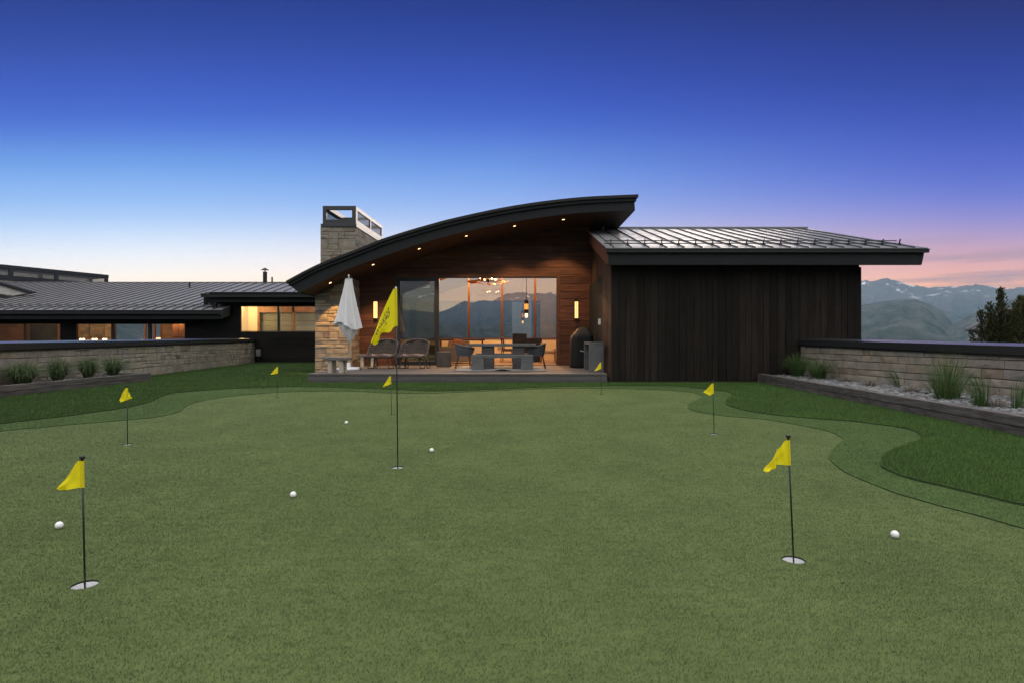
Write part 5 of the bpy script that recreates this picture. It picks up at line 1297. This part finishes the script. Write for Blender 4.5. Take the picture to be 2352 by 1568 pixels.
# stools of slab and pale legs
def stool(label, loc, rz, top=.667, dep=.42):
    t = thing('slab_stool', label, 'stool', loc, rz, 'slab stools with pale stone legs'); H = .418
    b = MB(); b.box(-top/2, top/2, -dep/2, dep/2, H-.075, H); b.build('seat', m_slab, t, local=True, bevel=.006)
    for sx in (-1,1):
        for sy in (-1,1):
            cx, cy = sx*top*.23, sy*dep*.27; b = MB(); b.box(cx-.055, cx+.055, cy-.055, cy+.055, 0, H-.077); b.build('leg', m_pale, t, local=True, bevel=.005)
    return t
stool('slab stool at the front left corner of the deck before the umbrella', (W(774.5,0,15.6).x, 15.62, DZ), math.radians(-4))
stool('slab stool behind the lounge chair next to the stone column', (W(842,0,19.45).x, 19.7, DZ), 0, .78)
# closed umbrella
yu = 17.1; ux = W(801,0,yu).x
um = thing('garden_umbrella', 'closed white garden umbrella on a round white base beside the stone column', 'umbrella', (ux, yu, DZ))
m_can = M('umbrella_canvas', (.70,.70,.72), .85, var=.06, vscale=4, trans=.15, bump=.2, bscale=250, bdist=.001)
m_alu = M('brushed_aluminium', (.55,.55,.56), .35, metal=.6, var=.06)
zl = lambda y: EYE+(784-y)/F*yu-DZ; xo = lambda x: (x-801)/F*yu
b = MB(); b.tube([(0,0,.05),(0,0,zl(642))], .021, n=14); b.build('pole', m_alu, um, shade=True, local=True)
b = MB(); b.lathe([(.001,zl(640)-.01),(.022,zl(640)),(.02,zl(637)),(.028,zl(635)),(.024,zl(632.5)),(.016,zl(631.5)),(.001,zl(631))], n=16, cap=False); b.build('finial', m_alu, um, shade=True, local=True)
P = []; NA = 64; NZ = 34
zs_ = [zl(641), zl(640.5)]
def prof(a, s):
    """canopy radius and height along a fold; a = angle, s 0 top .. 1 hem"""
    c = math.cos(a)
    hem = zl(752)+(zl(744.5)-zl(752))*(.5-.5*c)                        # hem lower towards +X
    front = .5-.5*math.sin(a)                                          # 1 towards the camera
    hem += .10*front*math.sin(a*2.0+.4)-.05*(1-front)
    z = zl(641)+(hem-zl(641))*s
    r = .105+.235*s**1.15+(.05 if c < 0 else .02)*s
    r *= 1+(.16*math.cos(8*a+1.0)+.08*math.cos(5*a+2.2))*min(1, s*2.2)*(.5+.5*s)
    return r, z
for k in range(NA+1):
    a = k*2*math.pi/NA; row = [(.0,.0,zl(640.2)), (.06*math.cos(a), .06*math.sin(a), zl(640.2)), (.098*math.cos(a), .098*math.sin(a), zl(640.8))]
    for j in range(NZ+1):
        r, z = prof(a, j/NZ); tw_ = a+.5*(j/NZ)**2*.35
        row.append((r*math.cos(tw_), r*math.sin(tw_)*.85, z))
    P.append(row)
b = MB(); b.grid(P); o = b.build('canopy', m_can, um, shade=True, local=True, fix=False)
P = []
for k in range(NA+1):                                                 # gathered ends that hang below the hem
    a = k*2*math.pi/NA; row = []
    for j in range(15):
        s = j/14; r = interp(s, [0,.35,.75,1], [.275,.235,.14,.055])*(1+.16*math.cos(7*a+.6)); z = zl(744)+(zl(783)-zl(744))*s+.03*math.cos(7*a+.6)*s
        row.append((r*math.cos(a)+.03*s, r*math.sin(a)*.85, z))
    P.append(row)
b = MB(); b.grid(P); b.build('canopy_ends', m_can, um, shade=True, local=True, fix=False)
for k in range(8):
    a = k*math.pi/4+.2; b = MB(); b.tube([(.05*math.cos(a)+.03,.05*math.sin(a),zl(780)),(.06*math.cos(a)+.03,.06*math.sin(a),zl(786))], .007, n=6); b.build('rib_tip', m_alu, um, local=True)
b = MB(); b.lathe([(.34,0),(.355,.02),(.35,.05),(.29,.085),(.12,.10),(.06,.105),(.05,.22),(.001,.22)], n=36); b.build('base', M('umbrella_base_white', (.62,.62,.62), .35, var=.08, vscale=6), um, shade=True, local=True)
b = MB(); b.tube([(.36,-.08,.045),(.36,.02,.045)], .035, n=14); b.build('wheel', m_slab, um, local=True)
# concrete console
kc = thing('concrete_console', 'tall grey concrete console table beside the covered barbecue', 'console table', (2.33,16.6,DZ))
kx0, kx1 = W(1353,0,15.87).x, W(1387,0,15.87).x; kz = EYE-.012
b = MB(); b.hexa([(kx0,15.87,kz-.075),(kx1,15.87,kz-.075),(kx1+.06,17.45,kz-.075),(kx0+.06,17.45,kz-.075),(kx0,15.87,kz),(kx1,15.87,kz),(kx1+.06,17.45,kz),(kx0+.06,17.45,kz)]); b.build('table_top', m_conc, kc, bevel=.006)
for y0, o_ in ((15.87,0),(17.37,.057)): b = MB(); b.box(kx0+o_+.001, kx1+o_-.001, y0+.001, y0+.078, DZ, kz-.077); b.build('leg', m_conc, kc, bevel=.006)
# covered barbecue
yg = 18.2; gx0, gx1 = W(1311,0,yg).x, W(1366,0,yg).x
gr = thing('covered_barbecue', 'barbecue under a fitted black cover with a pale buckle strap', 'barbecue', ((gx0+gx1)/2, yg+.35, DZ))
m_cov = M('black_vinyl_cover', (.0060,.0056,.0058), .6, spec=.3, var=.25, vscale=5, bump=.35, bscale=9, bdist=.02)
gw = (gx1-gx0)/2; P = []
zs = [0.0,.03,.3,.6,.88,.98,1.03,1.13,1.23,1.285,1.30]; ws = [.97,1.0,.985,.965,.95,.93,.86,.68,.48,.36,.0]; cxs = [0,0,0,0,.005,.01,.02,.04,.05,.055,.055]; ds = [.38,.39,.385,.37,.36,.36,.34,.28,.20,.14,0]
NA = 48; ring_ = []
for k in range(NA+1):
    a = k*2*math.pi/NA; c, s = math.cos(a), math.sin(a); e = .42; row = []
    for z, w_, cx_, d_ in zip(zs, ws, cxs, ds):
        f = 1+.018*math.cos(9*a+z*4)*(1 if z < 1 else .3)
        row.append((cx_+gw*w_*math.copysign(abs(c)**e, c)*f, d_*math.copysign(abs(s)**e, s)*f, z+.02))
    P.append(row)
b = MB(); b.grid(P); o = b.build('cover', m_cov, gr, shade=True, local=True, fix=False, sub=1)
m_str = M('grey_strap', (.36,.35,.34), .6, var=.1)
b = MB(); b.tube([(-.05,-.415,.55),(.02,-.418,.535),(.10,-.42,.525),(.16,-.42,.535)], .014, n=8); b.tube([(.03,-.425,.53),(.08,-.43,.49),(.13,-.428,.50)], .011, n=8); b.box(-.085,-.035,-.43,-.395,.535,.575); b.build('strap', m_str, gr, local=True, bevel=.003)

# ------------------------------------------------------------------ wall lamps and recessed lights
WARM = (1,.60,.25)
m_lampg = emit('lamp_glass', (1,.60,.22), 1.35)
def wall_lamp(x, lab):
    q = W(x, 712.5, YW); zb_, zt_2 = EYE+(784-731.3)/F*YW, EYE+(784-694)/F*YW
    t = thing('wall_lamp', lab, 'wall lamp', (q.x, YW-.035, (zb_+zt_2)/2), group='lit wall lamps beside the door')
    b = MB(); b.box(q.x-.07, q.x+.07, YW-.06, YW-.034, zb_-.03, zt_2+.13); b.box(q.x-.055, q.x+.055, YW-.15, YW-.061, zt_2+.005, zt_2+.10); b.box(q.x-.066,q.x-.060,YW-.16,YW-.061,zb_,zt_2+.004); b.box(q.x-.004,q.x+.004,YW-.166,YW-.1605,zb_,zt_2); b.box(q.x-.06,q.x+.06,YW-.16,YW-.061,zb_-.028,zb_-.003); b.build('bracket', m_black, t, bevel=.002)
    b = MB(); b.box(q.x-.058, q.x+.058, YW-.158, YW-.066, zb_, zt_2); b.build('lamp_glass', m_lampg, t)
wall_lamp(864.2, 'lit slim wall lamp between the stone column and the door')
wall_lamp(1323, 'lit slim wall lamp above the covered barbecue')
m_disc = emit('downlight_lens', (1,.62,.28), 6); m_off = M('unlit_lens', (.3,.3,.28), .4)
labs = ['lowest lit soffit light, shining on the stone column','second soffit light up from the column','third lit soffit light up from the stone column','fourth lit soffit light, above the left part of the open door','fifth lit soffit light, above the right part of the open door','topmost lit soffit light, near the metal roof','unlit soffit light at the high end of the curved roof']
for i, (x, y) in enumerate(((758.5,649.5),(856.8,608),(962.7,571.6),(1071,542.3),(1181.7,519.6),(1293.9,504.4),(1394,513.7))):
    best = min((abs(EYE+(784-y)/F*Y-S_((x-1176)/F*Y)), Y) for Y in np.arange(18.4,21.2,.01)); Y = best[1] if i < 6 else 19.4
    q = W(x, y, Y); zc = S_(q.x); sl = (S_(q.x+.05)-S_(q.x-.05))/.1
    lit = i < 6
    t = thing('recessed_light', labs[i], 'ceiling light', (q.x, Y, zc), rot=(0,-math.atan(sl),0), group='recessed lights in the curved soffit')
    b = MB(); b.lathe([(.068,-.012),(.068,.0),(.046,.0),(.046,-.008)], n=20, cap=False); b.build('trim_ring', m_black if lit else m_fascia, t, local=True)
    b = MB(); b.lathe([(.001,-.006),(.046,-.006),(.046,-.004),(.001,-.004)], n=20, cap=False); b.build('lens', m_disc if lit else m_off, t, local=True)
    if lit:
        lo = lamp('downlight', 'SPOT', (0,0,0), 280 if i else 230, WARM if i else (1,.50,.14), None, .03, (0,0,0), 84 if i else 62, .5 if i else .12); lo.parent = t; lo.location = (0,0,-.05); lo.rotation_euler = (math.radians(17 if i else 12),math.atan(sl),0)

# ------------------------------------------------------------------ things in the lit rooms
m_sofa = M('sofa_fabric', (.15,.12,.105), .9, var=.12, vscale=20, bump=.2, bscale=200, bdist=.002)
m_dkwood = M('dark_wood', (.045,.026,.016), .5, var=.3, vscale=4, stretch=(.8,6,6))
m_pill = M('rust_pillow', (.28,.10,.045), .9, var=.15, vscale=20); m_pill2 = M('mauve_pillow', (.16,.11,.10), .9, var=.15, vscale=20)
m_slate = M('slate_block', (.035,.032,.032), .55, var=.4, vscale=4, bump=.3, bscale=20, bdist=.004)
m_leath = M('brown_leather', (.10,.045,.025), .45, var=.2, vscale=8)
def softbox(b, x0, x1, y0, y1, z0, z1): b.box(x0, x1, y0, y1, z0, z1)
ys = 22.3; X_ = lambda x, Y: (x-1176)/F*Y; Z_ = lambda y, Y: EYE+(784-y)/F*Y
s0, s1 = X_(985,ys), X_(1081,ys)
so_ = thing('sofa', 'brown grey sofa with loose pillows seen through the open door', 'sofa', ((s0+s1)/2, ys+1, DZ))
b = MB(); b.box(s0, s1, ys, ys+.22, DZ+.06, DZ+.66); b.build('backrest', m_sofa, so_, bevel=.03)
b = MB(); b.box(s0, s1-.0, ys+.225, ys+1.0, DZ+.06, DZ+.42); b.build('seat', m_sofa, so_, bevel=.03)
for x0 in (s0, s1-.2): b = MB(); b.box(x0, x0+.2, ys+.224, ys+1.02, DZ+.425, DZ+.72); b.build('armrest', m_sofa, so_, bevel=.03)
def pillow(label, x, y, z, s, mat, rz):
    b = MB(); P = []
    for i in range(13):
        row = []
        for j in range(13):
            u, v = i/6-1, j/6-1; k = math.sqrt(max(0,1-u**4))*math.sqrt(max(0,1-v**4)); row.append((u*s*(1-.06*v*v), -k*s*.28, v*s*(1-.06*u*u)))
        P.append(row)
    b.grid(P); b.grid([[(a,-c,d) for a,c,d in r] for r in P]); o = b.build('pillow', mat, shade=True); o.location = (x,y,z); o.rotation_euler = (math.radians(-14), math.radians(8), rz)
    tag(o, label, 'pillow', 'loose pillows on the sofa')
pillow('rust coloured pillow on the sofa back', X_(1052,22.8), 22.72, DZ+.72, .22, m_pill, .3)
pillow('mauve brown pillow on the right of the sofa', X_(1067,22.8), 22.75, DZ+.70, .20, m_pill2, -.3)
pillow('striped brown pillow leaning at the left of the rust one', X_(1040,22.8), 22.74, DZ+.69, .19, M('tan_pillow', (.24,.15,.10), .9, var=.4, vscale=4, stretch=(9,1,1)), .1)
yc = 26.0; cn = thing('console_table', 'long dark wooden console table under the rear window', 'console table', (X_(1060,yc), yc, DZ))
b = MB(); b.box(X_(960,yc), X_(1114,yc), yc-.25, yc+.25, Z_(779,yc)-.07, Z_(779,yc)); b.build('table_top', m_dkwood, cn, bevel=.005)
for x in (965,1012,1060,1108): b = MB(); b.box(X_(x,yc)-.03, X_(x,yc)+.03, yc-.2, yc+.2, DZ, Z_(779,yc)-.072); b.build('leg', m_dkwood, cn)
yi = 24.0; il = thing('kitchen_island', 'dark slate kitchen island with a stepped counter', 'kitchen island', (X_(1210,yi), yi+.5, DZ))
b = MB(); b.box(X_(1177,yi), X_(1210,yi), yi, yi+1.1, DZ, Z_(766,yi)); b.build('tall_block', m_slate, il, bevel=.008)
b = MB(); b.box(X_(1210,yi)+.003, X_(1245,yi), yi+.02, yi+1.1, DZ, Z_(777,yi)); b.build('low_block', m_slate, il, bevel=.008)
def highchair(label, x, Y, h):
    t = thing('dining_chair', label, 'chair', (X_(x,Y), Y, DZ), group='chairs in the lit room')
    b = MB(); P = []
    for i in range(9):
        row = []
        for j in range(9):
            u, v = i/4-1, j/8; row.append((-.20-.05*v*v, u*.22*(1-.1*v), .48+(h-.48)*v))
        P.append(row)
    b.grid(P); o = b.build('backrest', m_leath, t, shade=True, local=True); s = o.modifiers.new('t','SOLIDIFY'); s.thickness = .06
    b = MB(); b.box(-.2,.26,-.23,.23,.45,.55); b.build('seat', m_leath, t, local=True, bevel=.03)
    for sx, sy in ((-.2,-.19),(-.2,.19),(.22,-.19),(.22,.19)): b = MB(); b.tube([(sx,sy,.45),(sx*1.15,sy*1.05,0)], [.022,.016], n=6); b.build('leg', m_dkwood, t, local=True)
highchair('brown leather high-backed chair beside the slate island', 1163, 23.7, 1.02)
highchair('second brown leather chair just behind the first one', 1167, 24.5, 1.02)
yw_ = 22.6; t = thing('wooden_lounge_chair', 'low wooden lounge chair with striped cushions at the right of the room', 'chair', (X_(1258,yw_), yw_+.4, DZ))
b = MB(); b.box(-.22,.34,-.3,.3,.36,.48); b.build('seat', M('striped_cushion', (.30,.22,.15), .85, var=.45, vscale=3, stretch=(1,1,9)), t, local=True, bevel=.04)
b = MB(); b.box(-.26,-.12,-.28,.28,.49,.80); b.build('backrest', MATS['striped_cushion'], t, local=True, bevel=.05)
for sx, sy in ((-.24,-.3),(-.24,.3),(.3,-.3),(.3,.3)): b = MB(); b.tube([(sx,sy,.55),(sx*1.1,sy,0)], [.022,.016], n=6); b.build('leg', m_woodtrim, t, local=True)
# chandelier of wooden leaves
yh = 23.6; cxh, czh = X_(1121,yh), Z_(647,yh)
cd = thing('wood_chandelier', 'chandelier of warm wooden leaves hanging in the lit room', 'chandelier', (cxh, yh, czh))
m_leaf = M('veneer_leaf', (.62,.32,.11), .6, var=.25, vscale=6, trans=.4)
for lev, dzv, R in ((0,-.02,.86),(1,.19,.60)):
    b = MB(); n = 20
    for k in range(n):
        a = k*2*math.pi/n; c = Vector((math.cos(a)*R*.84, math.sin(a)*R*.84, dzv+.03*math.sin(a*3))); d = Vector((math.cos(a),math.sin(a),random.uniform(-.2,.2))).normalized(); s = Vector((-d.y,d.x,.45+random.uniform(-.3,.3))).normalized()
        b.prism([c-d*.17-s*.05, c-s*.10, c+d*.16-s*.05, c+d*.17+s*.04, c+s*.09, c-d*.17+s*.05], d.cross(s).normalized()*.008)
    b.build('leaf_ring', m_leaf, cd, local=True)
b = MB(); b.tube([(0,0,-.08),(0,0,S_(cxh)-czh)], .014, n=8); b.ball((0,0,.03), .08, 12, 8)
for k in range(10): a = k*.628; b.tube([(0,0,.02),(math.cos(a)*.68,math.sin(a)*.68,.0)], .008, n=5)
b.build('stem', m_dkwood, cd, local=True)
for k in range(4):
    a = k*1.571+.5; b = MB(); b.ball((math.cos(a)*.34,math.sin(a)*.34,.10), .024, 10, 6); b.build('bulb', emit('chandelier_bulb', (1,.62,.28), 60), cd, shade=True, local=True)
# amber pendant lantern
yp = 22.8; pl = thing('pendant_lantern', 'amber glass pendant lantern hanging on a chain above the island', 'pendant lamp', (X_(1209,yp), yp, Z_(690,yp)))
px0 = X_(1209,yp)
m_amb = emit('amber_glass', (1,.42,.08), 1.3)
b = MB(); b.tube([(0,0,0),(0,0,S_(px0)-Z_(690,yp))], .012, n=6); b.build('chain', m_dkwood, pl, local=True)
h1, h2 = Z_(698,yp)-Z_(690,yp), Z_(711,yp)-Z_(690,yp); h3 = Z_(720,yp)-Z_(690,yp)
b = MB(); b.lathe([(.02,0),(.085,0),(.085,h1)], n=18); b.lathe([(.085,h2),(.085,h3),(.06,h3-.01)], n=18)
for k in range(6): a = k*1.047; b.tube([(.086*math.cos(a),.086*math.sin(a),h1),(.086*math.cos(a),.086*math.sin(a),h2)], .008, n=5)
b.build('cage', m_dkwood, pl, local=True)
b = MB(); b.lathe([(.078,h1-.005),(.078,h2+.005)], n=18); b.build('glass', m_amb, pl, local=True)
b = MB(); b.lathe([(.035,h3-.012),(.05,h3-.02),(.05,Z_(728,yp)-Z_(690,yp)),(.03,Z_(729,yp)-Z_(690,yp))], n=16); b.build('bulb_glass', emit('bulb_glow', (1,.62,.2), 6), pl, local=True)
for (x, y, z, p) in ((-.6,25.3,4.62,560),(1.5,25.4,4.95,560),(-2.0,25.6,4.28,400)):
    lamp('room_light', 'POINT', (x,y,z), p, (1,.52,.20), None, .12)
# low wings: bulbs on a bar chandelier, a table lamp, and room lights
ych = 31.8; bc = thing('bar_chandelier', 'bar chandelier with six glowing bulbs in the low wing window', 'chandelier', (X_(218,ych), ych, Z_(776,ych)))
b = MB(); b.box(X_(181,ych), X_(258,ych), ych-.02, ych+.02, Z_(776,ych), Z_(774.5,ych)); 
for x in (205,239): b.box(X_(x,ych)-.012, X_(x,ych)+.012, ych-.012, ych+.012, Z_(774.5,ych)+.001, 2.45)
b.build('bar', m_dkwood, bc)
mgl = emit('bulb_glow_strong', (1,.66,.28), 9)
for x in (185,192,214,220.5,238,243): b = MB(); b.ball((X_(x,ych),ych,Z_(779,ych)), .055, 12, 8, (1.1,1,.8)); b.build('bulb', mgl, bc, shade=True)
b = MB(); b.box(X_(182,ych), X_(252,ych), ych-.045, ych+.045, Z_(784,ych), Z_(780.5,ych)); b.build('glass_trough', emit('frosted_glow', (1,.66,.35), .9), bc)
yt_ = 31.5; tl = thing('table_lamp', 'small lit table lamp at the dark divider of the low wing window', 'table lamp', (X_(363.5,yt_), yt_, .85))
b = MB(); b.lathe([(.10,0),(.10,.03),(.02,.05),(.02,Z_(782,yt_)-.85)], n=14); b.build('base', m_dkwood, tl, local=True)
b = MB(); b.lathe([(.13,Z_(782.5,yt_)-.85),(.11,Z_(775,yt_)-.85)], n=18, cap=False); b.build('lamp_shade', emit('shade_glow', (1,.70,.38), 1.6), tl, local=True)
b = MB(); b.box(X_(363.5,yt_)-.5, X_(363.5,yt_)+.3, yt_-.25, yt_+.25, .50, .845); cbn = thing('wooden_cabinet', 'warm wooden cabinet with panelled doors at the right end of the low wing windows', 'cabinet', (X_(412,32.4), 32.6, .5))
for k, (xa, xb) in enumerate(((396,409.5),(410,424),(424.5,438))):
    c_ = MB(); c_.box(X_(xa,32.4), X_(xb,32.4), 32.4, 32.44, .52, 1.34); c_.box(X_(xa,32.4), X_(xb,32.4), 32.4, 32.44, 1.37, 2.3); c_.build('door', MATS['warm_wood_trim'], cbn, bevel=.01)
c_ = MB(); c_.box(X_(395,32.4), X_(439,32.4), 32.445, 32.95, .5, 2.34); c_.build('carcass', m_dkwood, cbn)
o = b.build('sideboard', m_dkwood, bevel=.006); tag(o, 'dark sideboard under the small table lamp in the low wing', 'sideboard')
for (x, y, z, p) in ((X_(215,32),32.6,2.38,85),(X_(60,32),32.2,2.38,75),(X_(395,32),32.0,2.38,50),(X_(300,32),32.6,2.38,16)):
    lamp('room_light', 'POINT', (x,y,z), p, (1,.60,.28), None, .1)
lamp('room_light', 'POINT', (X_(560,31.2),31.2,3.09), 150, (1,.66,.26), None, .1)
lamp('room_light', 'POINT', (-11.2,30.3,3.12), 130, (1,.86,.66), None, .12)
